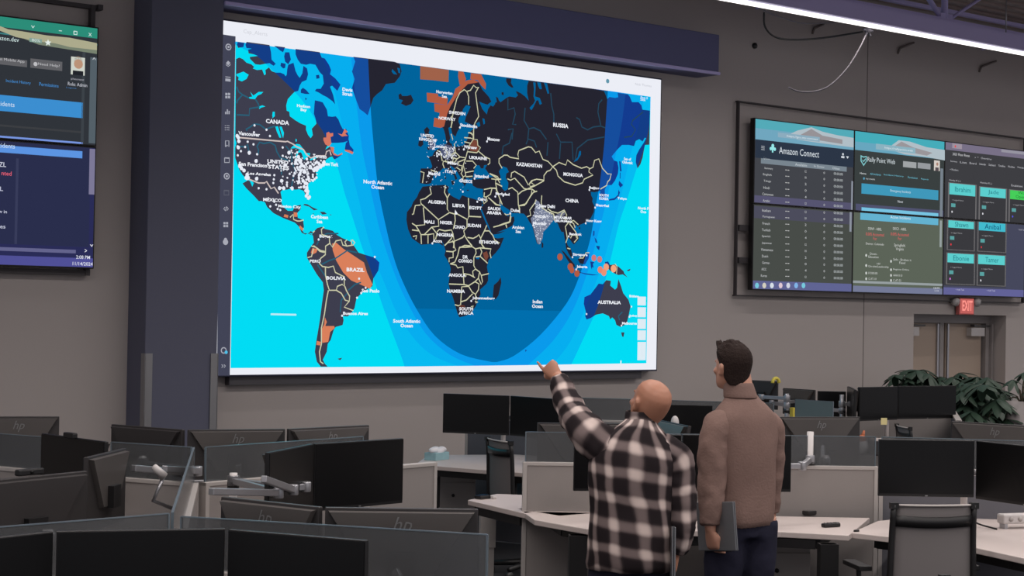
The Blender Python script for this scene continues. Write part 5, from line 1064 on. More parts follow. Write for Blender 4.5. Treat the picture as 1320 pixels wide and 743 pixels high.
def mid(*ms, k=.22, f_='front'):
    c = sum((vesa(m, f_) for m in ms), V())/len(ms); n = sum((vesa(m, f_)-V(m.location)-V((0, 0, .13)) for m in ms), V()).normalized(); return c+n*k
def armset(ms, f_, label, top=1.12, k=.14):
    c = mid(*ms, f_=f_, k=k); arm((c.x, c.y), top, [vesa(m, f_) for m in ms], label); return c
spots = []
for ms, f_, lb, top in (((mO, mP, mQ), 'back', 'monitor arm behind the long glass topped partition', 1.0), ((mL,), 'front', 'monitor arm behind the camera topped monitor', 1.1), ((mK,), 'back', 'monitor arm of the far left grey monitor', 1.0), ((mM,), 'back', 'monitor arm of the dark lower left monitor', 1.05),
                   ((mR, mS), 'front', 'monitor arm behind the angled dark pair', 1.1), ((mT, mU), 'back', 'monitor arm behind the near frosted glass', 1.0), ((mV,), 'front', 'monitor arm below the bottom edge in front of frosted glass', 1.0), ((mW, mX), 'front', 'monitor arm behind the two black screens bottom left', 1.0),
                   ((m15,), 'back', 'monitor arm of the grey monitor under the raised arm', 1.0), ((m83,), 'front', 'monitor arm of the dark monitor between the men', 1.0), ((mback,), 'back', 'monitor arm of the monitor back right of the bald head', .98),
                   ((mC,), 'back', 'monitor arm of the grey monitor right of the man in brown', 1.0), ((mD,), 'back', 'monitor arm of the grey monitor below the plant', 1.0)):
    c = armset(ms, f_, lb, top, .05); spots.append((c, lb))
desk_labels = ['desk behind the long glass topped partition', 'desk under the camera topped monitor', 'desk under the far left grey monitor', 'desk under the dark lower left monitor', 'desk under the angled dark pair', 'desk behind the near frosted glass', 'desk below the bottom edge in front of frosted glass', 'desk under the two black screens bottom left', 'desk under the grey monitor below the raised arm', 'desk under the dark monitor between the men', 'desk under the monitor back right of the bald head', 'desk behind the partition right of the man in brown', 'desk below the plant behind the right partition']
for (c, lb), dl in zip(spots, desk_labels):
    w_ = .36; h_ = .2
    desk([(c.x-w_, c.y-h_), (c.x+w_, c.y-h_), (c.x+w_, c.y+h_), (c.x-w_, c.y+h_)], 'white '+dl, [(c.x, c.y)], px=False)
# arms seen in the middle of the left hubs
def DZ(px_, py_, z): return G(px_, py_, z)
t1 = G(184, 588, 1.13); c1 = V((t1.x, t1.y, 0))
arm((t1.x, t1.y), 1.13, [DP(172, 604, 8.0), DP(212, 605, 8.1)], 'white pole monitor arm standing among the glass panes at left')
t2 = G(301, 610, 1.1)
arm((t2.x, t2.y), 1.1, [DP(272, 634, 7.4), DP(340, 618, 7.6)], 'white pole monitor arm left of the angled dark pair')
t3 = DP(206, 606, 7.9); rr = root('arm_joint', 'bright white arm joint among the glass panes at left', 'arm joint', (t3.x, t3.y, 1.08))
mb = MB(); mb.tube([(-.03, 0, .10), (.02, 0, .05)], [.014, .024]); mb.build('knuckle', M_WHITEM, rr); mb = MB(); mb.tube([(.02, 0, .05), (-.03, 0, -.06), (.12, .05, -.12)], .010); mb.build('lower_link', M_ALU, rr)
t4 = G(185, 640, .8)
rr = root('laptop_stand', 'black wire stand below the white arm at left', 'stand', (t4.x, t4.y, .74), .3)
mb = MB(); mb.tube([(0, 0, 0), (0, 0, .24)], .016); mb.tube([(0, 0, .14), (.1, 0, .1), (.12, 0, 0)], .012); mb.tube([(0, 0, .14), (-.1, 0, .1), (-.12, 0, 0)], .012); mb.tube([(-.16, 0, .006), (.16, 0, .006)], .012); mb.build('wire_frame', M_BLACK, rr)
desk([(t4.x-.5, t4.y-.2), (t4.x+.4, t4.y-.35), (t4.x+.5, t4.y+.2), (t4.x-.3, t4.y+.35)], 'white desk inside the left hub under the wire stand', [(t4.x, t4.y)], px=False)
desk([(t2.x-.25, t2.y-.25), (t2.x+.45, t2.y-.25), (t2.x+.45, t2.y+.2), (t2.x-.25, t2.y+.2)], 'white desk under the pole left of the angled dark pair', [(t2.x+.2, t2.y)], px=False)

# ------------------------------------------------------------------ plants
M_LEAF = mat('dark_leaf', (52, 72, 58), .45, noise=.25, nscale=9)
M_STEM = mat('stem_brown', (70, 62, 48), .8)
def leaf(mb, M, L, W):
    n = 5; vs = []
    for i in range(n+1):
        t = i/n; w = W*math.sin(PI*min(1, t*.93+.05))**.8*(1 if i < n else .0)+.0005
        z = -.35*L*t*t
        vs += [M @ V((-w/2, t*L, z-.12*w)), M @ V((0, t*L, z)), M @ V((w/2, t*L, z-.12*w))]
    fs = []
    for i in range(n):
        a = i*3; fs += [(a, a+1, a+4, a+3), (a+1, a+2, a+5, a+4)]
    mb.faces(vs, fs, None, True)
def umbrella_plant(loc, pot_top, label, clusters, potm, potr=.22):
    r = root('potted_plant', label, 'plant', (loc[0], loc[1], 0))
    mb = MB(); N = 24; prof = [(potr*.7, 0), (potr*.95, pot_top*.6), (potr, pot_top), (potr*.93, pot_top), (potr*.9, pot_top-.05), (0.001, pot_top-.05)]
    vs = []
    for (rr_, z) in prof: vs += [V((rr_*math.cos(2*PI*k/N), rr_*math.sin(2*PI*k/N), z)) for k in range(N)]
    mb.faces(vs, [(i*N+k, i*N+(k+1) % N, (i+1)*N+(k+1) % N, (i+1)*N+k) for i in range(len(prof)-1) for k in range(N)], None, True); mb.build('pot', potm, r)
    ms = MB(); ml = MB()
    for (x, y, z, L, nl) in clusters:
        ms.tube([(0, 0, pot_top-.05), (x*.3, y*.3, pot_top+(z-pot_top)*.5), (x*.8, y*.8, z-.06), (x, y, z)], [.014, .01, .006, .004], n=6)
        tilt = random.uniform(-.3, .3)
        for k in range(nl):
            a = 2*PI*k/nl+random.uniform(-.15, .15)
            M = Matrix.Translation((x, y, z)) @ Matrix.Rotation(tilt, 4, 'X') @ Matrix.Rotation(a, 4, 'Z') @ Matrix.Rotation(-random.uniform(.0, .55), 4, 'X')
            leaf(ml, M, L*random.uniform(.8, 1.1), L*.36)
    ms.build('stem', M_STEM, r); ml.build('foliage', M_LEAF, r)
    return r
pc_ = DP(1205, 560, 17.8)
cl = []
for k in range(85):
    px_ = random.uniform(1150, 1262); py_ = random.uniform(476, 530); Z_ = random.uniform(17.4, 18.1)
    if px_ > 1200 and py_ < 480: py_ += 8
    q = DP(px_, py_, Z_); cl.append((q.x-pc_.x, q.y-pc_.y, q.z, random.uniform(.16, .23), 7))
umbrella_plant((pc_.x, pc_.y), .5, 'dark leafy potted plant in front of the double door, left and rear', cl, M_WHITEM)
pc2 = DP(1262, 560, 17.2); cl = []
for k in range(62):
    px_ = random.uniform(1236, 1300); py_ = random.uniform(486, 545); Z_ = random.uniform(16.9, 17.5)
    if px_ > 1280 and py_ < 502: py_ += 20
    q = DP(px_, py_, Z_); cl.append((q.x-pc2.x, q.y-pc2.y, q.z, random.uniform(.19, .25), 8))
for px_, py_ in ((1266, 496), (1252, 530), (1285, 515)):
    q = DP(px_, py_, 16.6); cl.append((q.x-pc2.x, q.y-pc2.y, q.z, .26, 9))
umbrella_plant((pc2.x, pc2.y), .5, 'broad leaved potted plant in front of the double door, nearer and right', cl, M_WHITEM)
pc3 = DP(1318, 517, 17.0); pc3z = pc3.z
r = umbrella_plant((pc3.x, pc3.y), pc3z, 'tall white planter at the right edge beside the leafy plant', [(random.uniform(-.1, .2), random.uniform(-.2, .2), pc3z+random.uniform(.05, .3), .16, 6) for k in range(6)], mat('planter_white', (176, 168, 166), .6), .17)
# ------------------------------------------------------------------ people
def loft(mb, rings, m=None, n=28, cap0=True, cap1=True, uvscale=None):
    """rings: (centre, rx, ry, axis_x, axis_y, exponent)"""
    vs = []; N = n
    for (c, rx, ry, ax, ay, e) in rings:
        for k in range(N):
            w = 2*PI*k/N; cx, sx = math.cos(w), math.sin(w)
            x = math.copysign(abs(cx)**(2/e), cx)*rx; y = math.copysign(abs(sx)**(2/e), sx)*ry
            vs.append(V(c)+V(ax)*x+V(ay)*y)
    fs = [(i*N+k, i*N+(k+1) % N, (i+1)*N+(k+1) % N, (i+1)*N+k) for i in range(len(rings)-1) for k in range(N)]
    if cap0: fs.append(tuple(reversed(range(N))))
    if cap1: fs.append(tuple(range((len(rings)-1)*N, len(rings)*N)))
    mb.faces(vs, fs, m, True)
X_, Y_, Z_ax = V((1, 0, 0)), V((0, 1, 0)), V((0, 0, 1))
def limb(path, radii, n=20, flat_=1., e=2.):
    """rings along a polyline, frames transported; returns rings"""
    P = [V(p) for p in path]; out = []; prev = None
    for i, p in enumerate(P):
        t = (P[min(i+1, len(P)-1)]-P[max(i-1, 0)]).normalized()
        a = prev if prev is not None else (X_ if abs(t.x) < .9 else Y_)
        ax = (a-t*a.dot(t)).normalized(); ay = t.cross(ax); prev = ax
        r = radii[i]; out.append((p, r, r*flat_, ax, ay, e))
    return out
def spline(pts, rad, k=5):
    P = [V(p) for p in pts]; o = []; r = []
    for i in range(len(P)-1):
        p0, p1, p2, p3 = P[max(i-1, 0)], P[i], P[i+1], P[min(i+2, len(P)-1)]
        for j in range(k):
            t = j/k; o.append(.5*((2*p1)+(p2-p0)*t+(2*p0-5*p1+4*p2-p3)*t*t+(3*p1-p0-3*p2+p3)*t**3))
            s = t*t*(3-2*t); r.append(rad[i]*(1-s)+rad[i+1]*s)
    o.append(P[-1]); r.append(rad[-1]); return o, r
def uv_layer(o, fn):
    me = o.data; uv = me.uv_layers.new(name='UVMap')
    for p in me.polygons:
        for li in p.loop_indices:
            uv.data[li].uv = fn(me.vertices[me.loops[li].vertex_index].index)
def remesh(o, vox, smooth=6):
    md = o.modifiers.new('r', 'REMESH'); md.mode = 'VOXEL'; md.voxel_size = vox; md.use_smooth_shade = True
    s = o.modifiers.new('s', 'SMOOTH'); s.factor = .5; s.iterations = smooth
def wrinkle(o, strength, size, name):
    t = bpy.data.textures.new(name, 'CLOUDS'); t.noise_scale = size; t.noise_depth = 2
    d = o.modifiers.new('w', 'DISPLACE'); d.texture = t; d.strength = strength; d.mid_level = .5; d.texture_coords = 'LOCAL'
def subd(o, k=1):
    s = o.modifiers.new('sub', 'SUBSURF'); s.levels = k; s.render_levels = k

def skin_mat(name, rgb):
    mm = mat(name, rgb, .5, spec=.4, noise=.08, nscale=14)
    b = mm.node_tree.nodes['Principled BSDF']; b.inputs['Subsurface Weight'].default_value = .08; b.inputs['Subsurface Radius'].default_value = (.02, .008, .005)
    return mm
def plaid():
    mm = bpy.data.materials.new('plaid_flannel'); mm.use_nodes = True; nt = mm.node_tree; b = nt.nodes['Principled BSDF']
    b.inputs['Roughness'].default_value = .9; b.inputs['Specular IOR Level'].default_value = .15
    tc = nt.nodes.new('ShaderNodeTexCoord'); sp = nt.nodes.new('ShaderNodeSeparateXYZ')
    nz = nt.nodes.new('ShaderNodeTexNoise'); nz.inputs['Scale'].default_value = 5; nz.inputs['Detail'].default_value = 1
    vm = nt.nodes.new('ShaderNodeVectorMath'); vm.operation = 'MULTIPLY_ADD'; vm.inputs[1].default_value = (.05, .05, 0)
    nt.links.new(tc.outputs['UV'], nz.inputs['Vector']); nt.links.new(nz.outputs['Color'], vm.inputs[0]); nt.links.new(tc.outputs['UV'], vm.inputs[2]); nt.links.new(vm.outputs[0], sp.inputs[0])
    def stripe(out, period, wide):
        mu = nt.nodes.new('ShaderNodeMath'); mu.operation = 'MULTIPLY'; mu.inputs[1].default_value = 2*PI/period; nt.links.new(out, mu.inputs[0])
        si = nt.nodes.new('ShaderNodeMath'); si.operation = 'SINE'; nt.links.new(mu.outputs[0], si.inputs[0])
        mr = nt.nodes.new('ShaderNodeMapRange'); mr.interpolation_type = 'SMOOTHSTEP'
        mr.inputs['From Min'].default_value = -wide; mr.inputs['From Max'].default_value = 1.0; nt.links.new(si.outputs[0], mr.inputs['Value']); return mr.outputs[0]
    a = stripe(sp.outputs['X'], .108, .3); c = stripe(sp.outputs['Y'], .118, .3)
    ad = nt.nodes.new('ShaderNodeMath'); ad.operation = 'ADD'; nt.links.new(a, ad.inputs[0]); nt.links.new(c, ad.inputs[1])
    hf = nt.nodes.new('ShaderNodeMath'); hf.operation = 'MULTIPLY'; hf.inputs[1].default_value = .5; nt.links.new(ad.outputs[0], hf.inputs[0])
    ra = nt.nodes.new('ShaderNodeValToRGB'); e = ra.color_ramp.elements
    e[0].position = .0; e[0].color = lin((38, 32, 34))+(1,); e[1].position = 1; e[1].color = lin((214, 196, 188))+(1,)
    q = ra.color_ramp.elements.new(.5); q.color = lin((120, 106, 104))+(1,); q = ra.color_ramp.elements.new(.2); q.color = lin((56, 48, 49))+(1,)
    nt.links.new(hf.outputs[0], ra.inputs[0]); nt.links.new(ra.outputs[0], b.inputs['Base Color'])
    return mm
SKIN_A = skin_mat('skin_tan', (176, 124, 100)); SKIN_B = skin_mat('skin_fair', (196, 146, 124))
PLAID = plaid()
BROWN = mat('brown_knit', (130, 106, 98), .9, spec=.15, noise=.06, nscale=40, bump=.25, bscale=90)
NAVY = mat('navy_trousers', (38, 38, 54), .85, spec=.2, noise=.1, nscale=20, bump=.2, bscale=30)
HAIR = mat('dark_brown_hair', (46, 36, 33), .85, spec=.15, noise=.3, nscale=70, bump=.6, bscale=110)
SHOE = mat('shoe_leather', (40, 34, 32), .5)

def head_mesh(mb, M, ears=True, k=1.):
    """head in local space: chin at z 0, crown .235, face towards +y"""
    prof = [(.000, .020, .030, .050), (.012, .042, .046, .042), (.035, .056, .066, .026), (.06, .064, .080, .012), (.09, .070, .090, .004), (.12, .075, .096, .0), (.15, .077, .099, -.002), (.175, .075, .096, -.004), (.2, .066, .084, -.005), (.22, .048, .062, -.006), (.231, .026, .034, -.006), (.235, .008, .01, -.006)]
    rings = []
    for z, rx, ry, cy in prof:
        rings.append((M @ (V((0, cy, z))*k), rx*k, ry*k, (M.to_3x3() @ X_), (M.to_3x3() @ Y_), 2.15))
    loft(mb, rings, n=24)
    def B(c, r): 
        c = M @ (V(c)*k); s = max(r) if not isinstance(r, float) else r
        vs = MB(); 
        mb.ball(c, tuple(q*k for q in r) if not isinstance(r, float) else r*k)
    B((0, .098, .105), (.014, .018, .016)); B((0, .094, .128), (.01, .012, .024))       # nose
    B((0, .088, .062), (.026, .012, .008)); B((0, .086, .05), (.024, .012, .008))        # lips
    B((0, .07, .018), (.026, .022, .018))                                                # chin
    for s in (-1, 1):
        B((s*.032, .086, .143), (.024, .012, .007)); B((s*.03, .082, .128), (.014, .01, .009)); B((s*.045, .062, .095), (.024, .03, .02))
        if ears:
            B((s*.078, -.006, .118), (.010, .02, .032)); B((s*.084, -.014, .128), (.008, .018, .022)); B((s*.080, -.002, .094), (.008, .012, .014))
def hand(mb, M, side, curl, point=False, k=1.):
    """hand in local space: wrist at origin, fingers run along -z, palm faces +y, thumb towards side*x"""
    def T(v): return M @ (V(v)*k)
    R3 = M.to_3x3()
    rings = []
    for z, rx, ry in ((.02, .027, .02), (0, .028, .02), (-.02, .034, .019), (-.05, .041, .017), (-.08, .043, .015), (-.092, .04, .012)):
        rings.append((T((0, 0, z)), rx*k, ry*k, R3 @ X_, R3 @ Y_, 2.4))
    loft(mb, rings, n=16)
    for i, (x, L) in enumerate(((.031, .072), (.0105, .08), (-.0105, .075), (-.031, .06))):
        cu = curl[i]; p = V((x*side, 0, -.085)); pts = [p+V((0, 0, .03)), p]; a = 0
        for s, f_ in enumerate((.45, .3, .25)):
            a += cu*(.9 if s == 0 else 1.0); p = p+V((0, math.sin(a), -math.cos(a)))*L*f_; pts.append(p)
        mb.tube([T(q) for q in pts], [r_*k for r_ in (.009, .0098, .0092, .0085, .0072)], n=10)
        mb.ball(T(pts[-1]), .0073*k, u=8, v=6)
    th = [V((.012*side, .004, -.02)), V((.036*side, .012, -.04)), V((.05*side, .022, -.062)), V((.050*side, .032, -.085))]
    if curl[0] > .9: th = [V((.012*side, .004, -.02)), V((.034*side, .018, -.04)), V((.032*side, .036, -.062)), V((.014*side, .042, -.078))]
    mb.tube([T(q) for q in th], [.015*k, .0135*k, .0115*k, .009*k], n=10); mb.ball(T(th[-1]), .0092*k, u=8, v=6)
def orient(at, down, palm):
    """matrix whose -z runs along 'down' and +y along 'palm'"""
    z = -V(down).normalized(); y = V(palm); y = (y-z*y.dot(z)).normalized(); x = y.cross(z)
    return Matrix(((x.x, y.x, z.x, at[0]), (x.y, y.y, z.y, at[1]), (x.z, y.z, z.z, at[2]), (0, 0, 0, 1)))
def shirt_sleeve(name, pts, rad, m, parent, cuff=True, k=5, uoff=0.):
    P, R = spline(pts, rad, k); rings = limb(P, R, e=2.1)
    mb = MB(); N = 24; loft(mb, rings, n=N, cap0=True, cap1=True)
    o = mb.build(name, m, parent)
    acc = [0]
    for i in range(1, len(P)): acc.append(acc[-1]+(P[i]-P[i-1]).length)
    uv_layer(o, lambda i: ((i % N)/N*2*PI*.068+uoff if i < N*len(P) else 0, acc[min(i//N, len(P)-1)]))
    return o
def shirt_torso(name, prof, m, parent, N=40):
    """prof rows: z, rx, ry, cx, cy, exponent"""
    mb = MB(); rings = [(V((cx, cy, z)), rx, ry, X_, Y_, e) for z, rx, ry, cx, cy, e in prof]
    loft(mb, rings, n=N, cap0=True, cap1=True); o = mb.build(name, m, parent)
    me = o.data
    uvl = me.uv_layers.new(name='UVMap')
    for p in me.polygons:
        for li in p.loop_indices:
            v = me.vertices[me.loops[li].vertex_index].co; idx = me.loops[li].vertex_index
            w = (idx % N)/N; w = w if w > .25 else w+1      # seam on the chest side
            uvl.data[li].uv = (w*1.15+.10*(v.z-1.1), v.z+.16*v.x)
    return o

# ---- man in plaid, seen from behind, left arm raised and pointing
ZA = 7.9
pa = DP(815, 600, ZA); faceA = -YAW+.12
A = None
def leg_rings(mb, hip, knee, ankle, r):
    P, R = spline([hip, ((V(hip)+V(knee))/2), knee, ((V(knee)+V(ankle))/2+V((0, -.02, 0))), ankle], r, 4); loft(mb, limb(P, R), n=20)
def shoes(parent, spots):
    for (x, y) in spots:
        mb = MB(); vs = []
        rings = []
        for t, w, h in ((-.09, .03, .05), (-.075, .038, .075), (-.03, .042, .085), (.03, .042, .07), (.1, .048, .045), (.16, .042, .035), (.19, .022, .025)):
            rings.append((V((x, y+t, h/2+.005)), w, h/2+.004, X_, Z_ax, 2.6))
        loft(mb, rings, n=16); mb.build('shoe', SHOE, parent)
# body A in local coordinates: x right, y away from the viewer, z up
mb = MB()
hA = orient((.03, .02, 1.44), (-.06, -.0, -1), (0, 1, .0))
MH = Matrix.Translation((.062, .075, 1.392)) @ Matrix.Rotation(.30, 4, 'Z') @ Matrix.Rotation(.42, 4, 'X') @ Matrix.Rotation(.10, 4, 'Y')
head_mesh(mb, MH, k=1.04)
P, R = spline([(.03, -.0, 1.25), (.045, .015, 1.36), (.06, .045, 1.44), (.062, .05, 1.52)], [.075, .066, .064, .064], 4); loft(mb, limb(P, R), n=20)
loft(mb, [(V((0, 0, z)), rx, ry, X_, Y_, 2.2) for z, rx, ry in ((.80, .13, .09), (.95, .15, .10), (1.1, .17, .115), (1.25, .18, .11), (1.33, .12, .08))], n=28)
shL = (-.18, .01, 1.33); elL = (-.255, .22, 1.455); wrL = (-.297, .43, 1.615)
shR = (.18, -.01, 1.27); elR = (.222, -.05, 1.00); wrR = (.212, -.01, .82)
for pts, rad in (([shL, elL, wrL], [.055, .042, .03]), ([shR, elR, wrR], [.055, .042, .03])):
    P, R = spline(pts, rad, 4); loft(mb, limb(P, R), n=16)
hand(mb, orient(wrL, (-.06, .09, .08), (.55, -.1, -.5)), 1, (.08, 1.25, 1.3, 1.3), k=1.0)
hand(mb, orient(wrR, (-.02, .02, -.22), (-1, .1, 0)), 1, (.6, .6, .65, .7))
leg_rings(mb, (-.08, 0, .84), (-.12, .03, .47), (-.14, -.02, .08), [.08, .075, .06, .055, .042]); leg_rings(mb, (.08, 0, .84), (.12, .03, .47), (.14, -.02, .08), [.08, .075, .06, .055, .042])
bodyA = mb.build('person', SKIN_A, loc=(pa.x, pa.y, 0)); bodyA.rotation_euler.z = faceA
tag(bodyA, 'bald person in black and white plaid shirt, left arm raised pointing at the giant display', 'person')
remesh(bodyA, .0065, 3)
to = shirt_torso('plaid_shirt', [(0.725, 0.2065, 0.15, 0.0, 0.0, 2.4), (0.76, 0.2083, 0.152, 0, 0, 2.4), (0.85, 0.2027, 0.15, 0, 0, 2.4), (0.97, 0.1972, 0.145, 0, 0, 2.4), (1.08, 0.2, 0.142, 0, 0, 2.4), (1.18, 0.2065, 0.138, 0, -0.004, 2.5), (1.27, 0.2102, 0.13, 0, -0.004, 2.5), (1.325, 0.1906, 0.118, 0.002, 0.0, 2.4), (1.37, 0.1488, 0.1, 0.012, 0.008, 2.2), (1.405, 0.1023, 0.086, 0.03, 0.02, 2.1), (1.425, 0.0744, 0.08, 0.04, 0.03, 2.0), (1.45, 0.0698, 0.076, 0.045, 0.035, 2.0)], PLAID, bodyA)
subd(to); wrinkle(to, .03, .13, 'folds_a')
o = shirt_sleeve('plaid_sleeve', [(-.10, -.0, 1.285), (-.185, .04, 1.35), (-.235, .14, 1.415), elL, (-.278, .33, 1.54), (-.292, .415, 1.603)], [.095, .092, .078, .070, .060, .046], PLAID, bodyA); subd(o); wrinkle(o, .028, .06, 'folds_b')
o = shirt_sleeve('plaid_sleeve', [(.12, 0, 1.30), (.20, -.01, 1.25), (.220, -.025, 1.12), (.228, -.045, .99), (.222, -.03, .89), (.213, -.01, .825)], [.085, .086, .076, .070, .062, .052], PLAID, bodyA, uoff=.03); subd(o); wrinkle(o, .026, .07, 'folds_c')
mb = MB(); P = [(V((.046, .036, 1.43)), .080, .080), (V((.050, .040, 1.455)), .081, .080), (V((.052, .043, 1.475)), .079, .078)]
loft(mb, [(c, rx, ry, X_, Y_, 2) for c, rx, ry in P], n=28, cap0=False, cap1=False); o = mb.build('shirt_collar', PLAID, bodyA); uv_layer(o, lambda i: ((i % 28)/28*.5, .02+.02*(i//28))); s_ = o.modifiers.new('s', 'SOLIDIFY'); s_.thickness = .006; subd(o)
mb = MB(); loft(mb, [(V((0, 0, z)), rx, ry, X_, Y_, 2.3) for z, rx, ry in ((.96, .15, .11), (.86, .158, .115), (.76, .16, .11))], n=28)
leg_rings(mb, (-.085, 0, .84), (-.12, .03, .47), (-.14, -.02, .06), [.105, .10, .09, .08, .07]); leg_rings(mb, (.085, 0, .84), (.12, .03, .47), (.14, -.02, .06), [.105, .10, .09, .08, .07])
o = mb.build('trousers', NAVY, bodyA); remesh(o, .014, 4)
shoes(bodyA, ((-.14, .02), (.14, .02)))
# laptop held against the hip
def laptop(name_label, M, w, h, col):
    r = root('laptop', name_label, 'laptop'); r.matrix_world = M
    mb = MB(); mb.box((0, -.004, 0), (w, .008, h)); mb.build('base', col, r, bevel=.004)
    mb = MB(); mb.box((0, .006, 0), (w, .007, h)); mb.build('lid', col, r, bevel=.003)
    mb = MB(); mb.cyl((0, .001, -h/2+.002), .006, w*.7, axis='X'); mb.build('hinge', M_BLACK, r); return r
LAP = mat('laptop_grey', (120, 122, 126), .4, metal=.4)
WA = Matrix.Translation((pa.x, pa.y, 0)) @ Matrix.Rotation(faceA, 4, 'Z')
laptop('dark grey laptop held upright at the side of the person in plaid', WA @ Matrix.Translation((.178, -.085, .835)) @ Matrix.Rotation(1.42, 4, 'Z') @ Matrix.Rotation(.1, 4, 'Y'), .26, .23, LAP)

# ---- man in brown, seen from behind, head turned to the left
ZBm = 8.5
pb_ = DP(958, 600, ZBm); faceB = -YAW+.42
mb = MB()
MHb = Matrix.Translation((-.055, .05, 1.55)) @ Matrix.Rotation(.12, 4, 'Z') @ Matrix.Rotation(.16, 4, 'X')
head_mesh(mb, MHb, k=.96)
P, R = spline([(.0, -.01, 1.40), (-.01, .0, 1.5), (-.02, .012, 1.58), (-.025, .02, 1.63)], [.08, .068, .064, .062], 4); loft(mb, limb(P, R), n=20)
loft(mb, [(V((0, 0, z)), rx, ry, X_, Y_, 2.2) for z, rx, ry in ((.88, .14, .1), (1.05, .14, .1), (1.2, .155, .11), (1.36, .165, .1), (1.46, .11, .08))], n=28)
sL = (-.155, .0, 1.39); eL = (-.195, -.03, 1.11); wL = (-.218, -.055, .865)
sR = (.155, .0, 1.39); eR = (.172, .015, 1.12); wR = (.186, .03, .905)
for pts, rad in (([sL, eL, wL], [.05, .04, .028]), ([sR, eR, wR], [.05, .04, .028])):
    P, R = spline(pts, rad, 4); loft(mb, limb(P, R), n=16)
hand(mb, orient(wL, (.05, .0, -.2), (.9, .3, 0)), 1, (.55, .65, .7, .75))
hand(mb, orient(wR, (.01, .04, -.2), (-.6, .8, 0)), -1, (.7, .8, .85, .9))
lg = [.095, .085, .06, .055, .04]
leg_rings(mb, (-.09, 0, .92), (-.1, .03, .5), (-.11, -.02, .08), lg); leg_rings(mb, (.09, 0, .92), (.1, .03, .5), (.11, -.02, .08), lg)
bodyB = mb.build('person', SKIN_B, loc=(pb_.x, pb_.y, 0)); bodyB.rotation_euler.z = faceB
tag(bodyB, 'dark haired person in a brown pullover and navy trousers, holding a laptop low', 'person')
remesh(bodyB, .0065, 3)
to = shirt_torso('brown_pullover', [(0.86, 0.1602, 0.128, 0, 0, 2.3), (0.9, 0.1638, 0.13, 0, 0, 2.3), (1.0, 0.1602, 0.126, 0, 0, 2.3), (1.12, 0.1584, 0.124, 0, 0, 2.4), (1.24, 0.1692, 0.128, 0, -0.004, 2.4), (1.34, 0.18, 0.126, 0, -0.006, 2.5), (1.405, 0.1782, 0.116, 0, -0.006, 2.4), (1.45, 0.153, 0.1, 0, -0.004, 2.2), (1.485, 0.122, 0.088, -0.002, 0.0, 2.1), (1.505, 0.094, 0.082, -0.006, 0.004, 2), (1.54, 0.078, 0.07, -0.012, 0.012, 2), (1.56, 0.063, 0.068, -0.015, 0.014, 2)], BROWN, bodyB)
subd(to); wrinkle(to, .028, .15, 'folds_d')
o = shirt_sleeve('brown_sleeve', [(-.10, 0, 1.39), (-.150, -.005, 1.362), (-.186, -.018, 1.25), (-.198, -.03, 1.11), (-.207, -.045, 1.0), (-.217, -.055, .885)], [.080, .086, .078, .070, .062, .052], BROWN, bodyB); subd(o); wrinkle(o, .024, .08, 'folds_e')
o = shirt_sleeve('brown_sleeve', [(.10, 0, 1.39), (.148, .002, 1.362), (.170, .01, 1.25), (.176, .018, 1.12), (.182, .025, 1.01), (.186, .03, .925)], [.078, .080, .068, .060, .052, .044], BROWN, bodyB); subd(o); wrinkle(o, .022, .08, 'folds_f')
mb = MB(); loft(mb, [(V((-.016, .008, 1.515)), .090, .086, X_, Y_, 2), (V((-.022, .014, 1.56)), .080, .078, X_, Y_, 2), (V((-.027, .018, 1.595)), .076, .075, X_, Y_, 2)], n=28, cap0=False, cap1=False)
o = mb.build('pullover_collar', BROWN, bodyB); s_ = o.modifiers.new('s', 'SOLIDIFY'); s_.thickness = .008; subd(o)
mb = MB(); loft(mb, [(V((0, 0, z)), rx, ry, X_, Y_, 2.3) for z, rx, ry in ((1.0, .15, .11), (.9, .162, .118), (.82, .165, .112))], n=28)
lg = [.105, .1, .08, .072, .065]
leg_rings(mb, (-.088, 0, .90), (-.1, .03, .5), (-.11, -.02, .06), lg); leg_rings(mb, (.088, 0, .90), (.1, .03, .5), (.11, -.02, .06), lg)
o = mb.build('trousers', NAVY, bodyB); remesh(o, .014, 4); wrinkle(o, .015, .1, 'folds_g')
shoes(bodyB, ((-.11, .02), (.11, .02)))
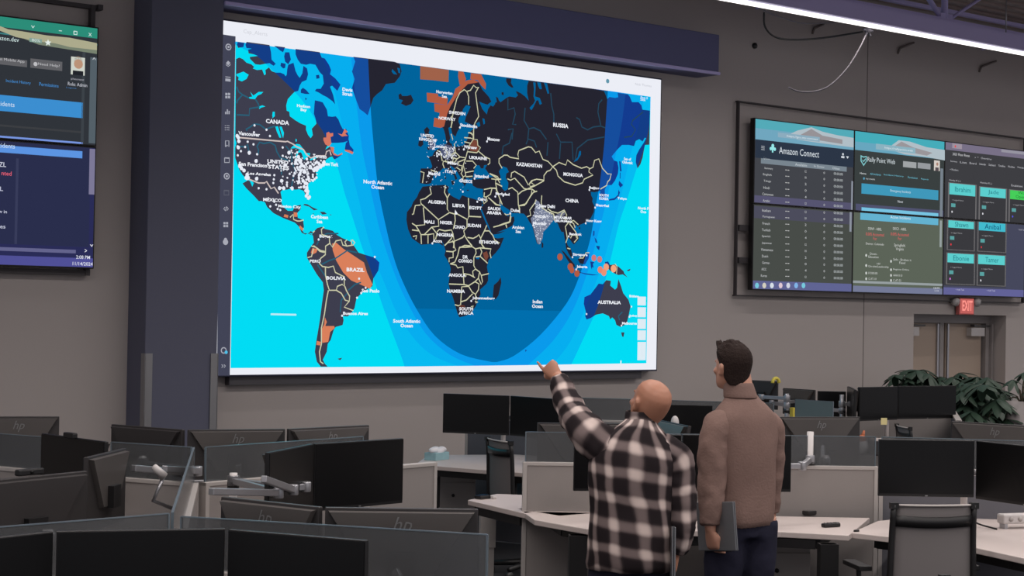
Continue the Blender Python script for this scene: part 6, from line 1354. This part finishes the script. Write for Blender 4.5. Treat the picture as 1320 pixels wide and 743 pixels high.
# hair: a cap over the skull with short tufts
mb = MB(); k = .955
R3 = MHb.to_3x3()
def HB(c, r): mb.ball(MHb @ (V(c)*k), tuple(q*k for q in r) if not isinstance(r, float) else r*k)
rings = []
for z, rx, ry, cy in ((.045, .058, .030, -.062), (.07, .068, .052, -.045), (.095, .074, .066, -.034), (.12, .080, .076, -.028), (.145, .084, .086, -.022), (.17, .087, .100, -.012), (.195, .085, .106, -.004), (.22, .076, .098, .0), (.24, .060, .080, .0), (.254, .036, .05, .002), (.259, .01, .014, .004)):
    rings.append((MHb @ (V((0, cy, z))*k), rx*k, ry*k, R3 @ X_, R3 @ Y_, 2.2))
loft(mb, rings, n=28)
for j in range(130):
    a = random.uniform(0, 2*PI); e_ = random.uniform(.15, 1.45); rx, ry, rz = .082, .100, .095
    c = V((math.cos(a)*math.cos(e_)*rx, math.sin(a)*math.cos(e_)*ry-.006, .165+math.sin(e_)*rz))
    if c.y > .04 and c.z < .19: continue
    d = V((random.uniform(-.3, .3), .9, .45)).normalized()*random.uniform(.018, .032)
    mb.tube([MHb @ ((c)*k), MHb @ ((c+d*.6)*k), MHb @ ((c+d)*k)], [.009, .007, .003], n=6)
for j in range(14):
    c = V((random.uniform(-.055, .055), random.uniform(.07, .095), random.uniform(.2, .235))); d = V((random.uniform(-.2, .2), .55, .75)).normalized()*random.uniform(.018, .03)
    mb.tube([MHb @ (c*k), MHb @ ((c+d*.6)*k), MHb @ ((c+d)*k)], [.011, .008, .003], n=6)
o = mb.build('hair', HAIR, bodyB); remesh(o, .005, 1)
WB = Matrix.Translation((pb_.x, pb_.y, 0)) @ Matrix.Rotation(faceB, 4, 'Z')
laptop('grey laptop held low in the left hand of the person in brown', WB @ Matrix.Translation((-.185, -.06, .885)) @ Matrix.Rotation(-1.36, 4, 'Z') @ Matrix.Rotation(-.12, 4, 'Y'), .27, .24, LAP)

# ------------------------------------------------------------------ world light
w = bpy.data.worlds.new('world'); scene.world = w; w.use_nodes = True
w.node_tree.nodes['Background'].inputs[0].default_value = (.62, .60, .64, 1); w.node_tree.nodes['Background'].inputs[1].default_value = .75
def area(name, loc, sx, sy, energy, col=(1, .95, .93)):
    l = bpy.data.lights.new(name, 'AREA'); l.shape = 'RECTANGLE'; l.size = sx; l.size_y = sy; l.energy = energy; l.color = col
    o = bpy.data.objects.new(name, l); COL.objects.link(o); o.location = loc; o['kind'] = 'structure'; return o
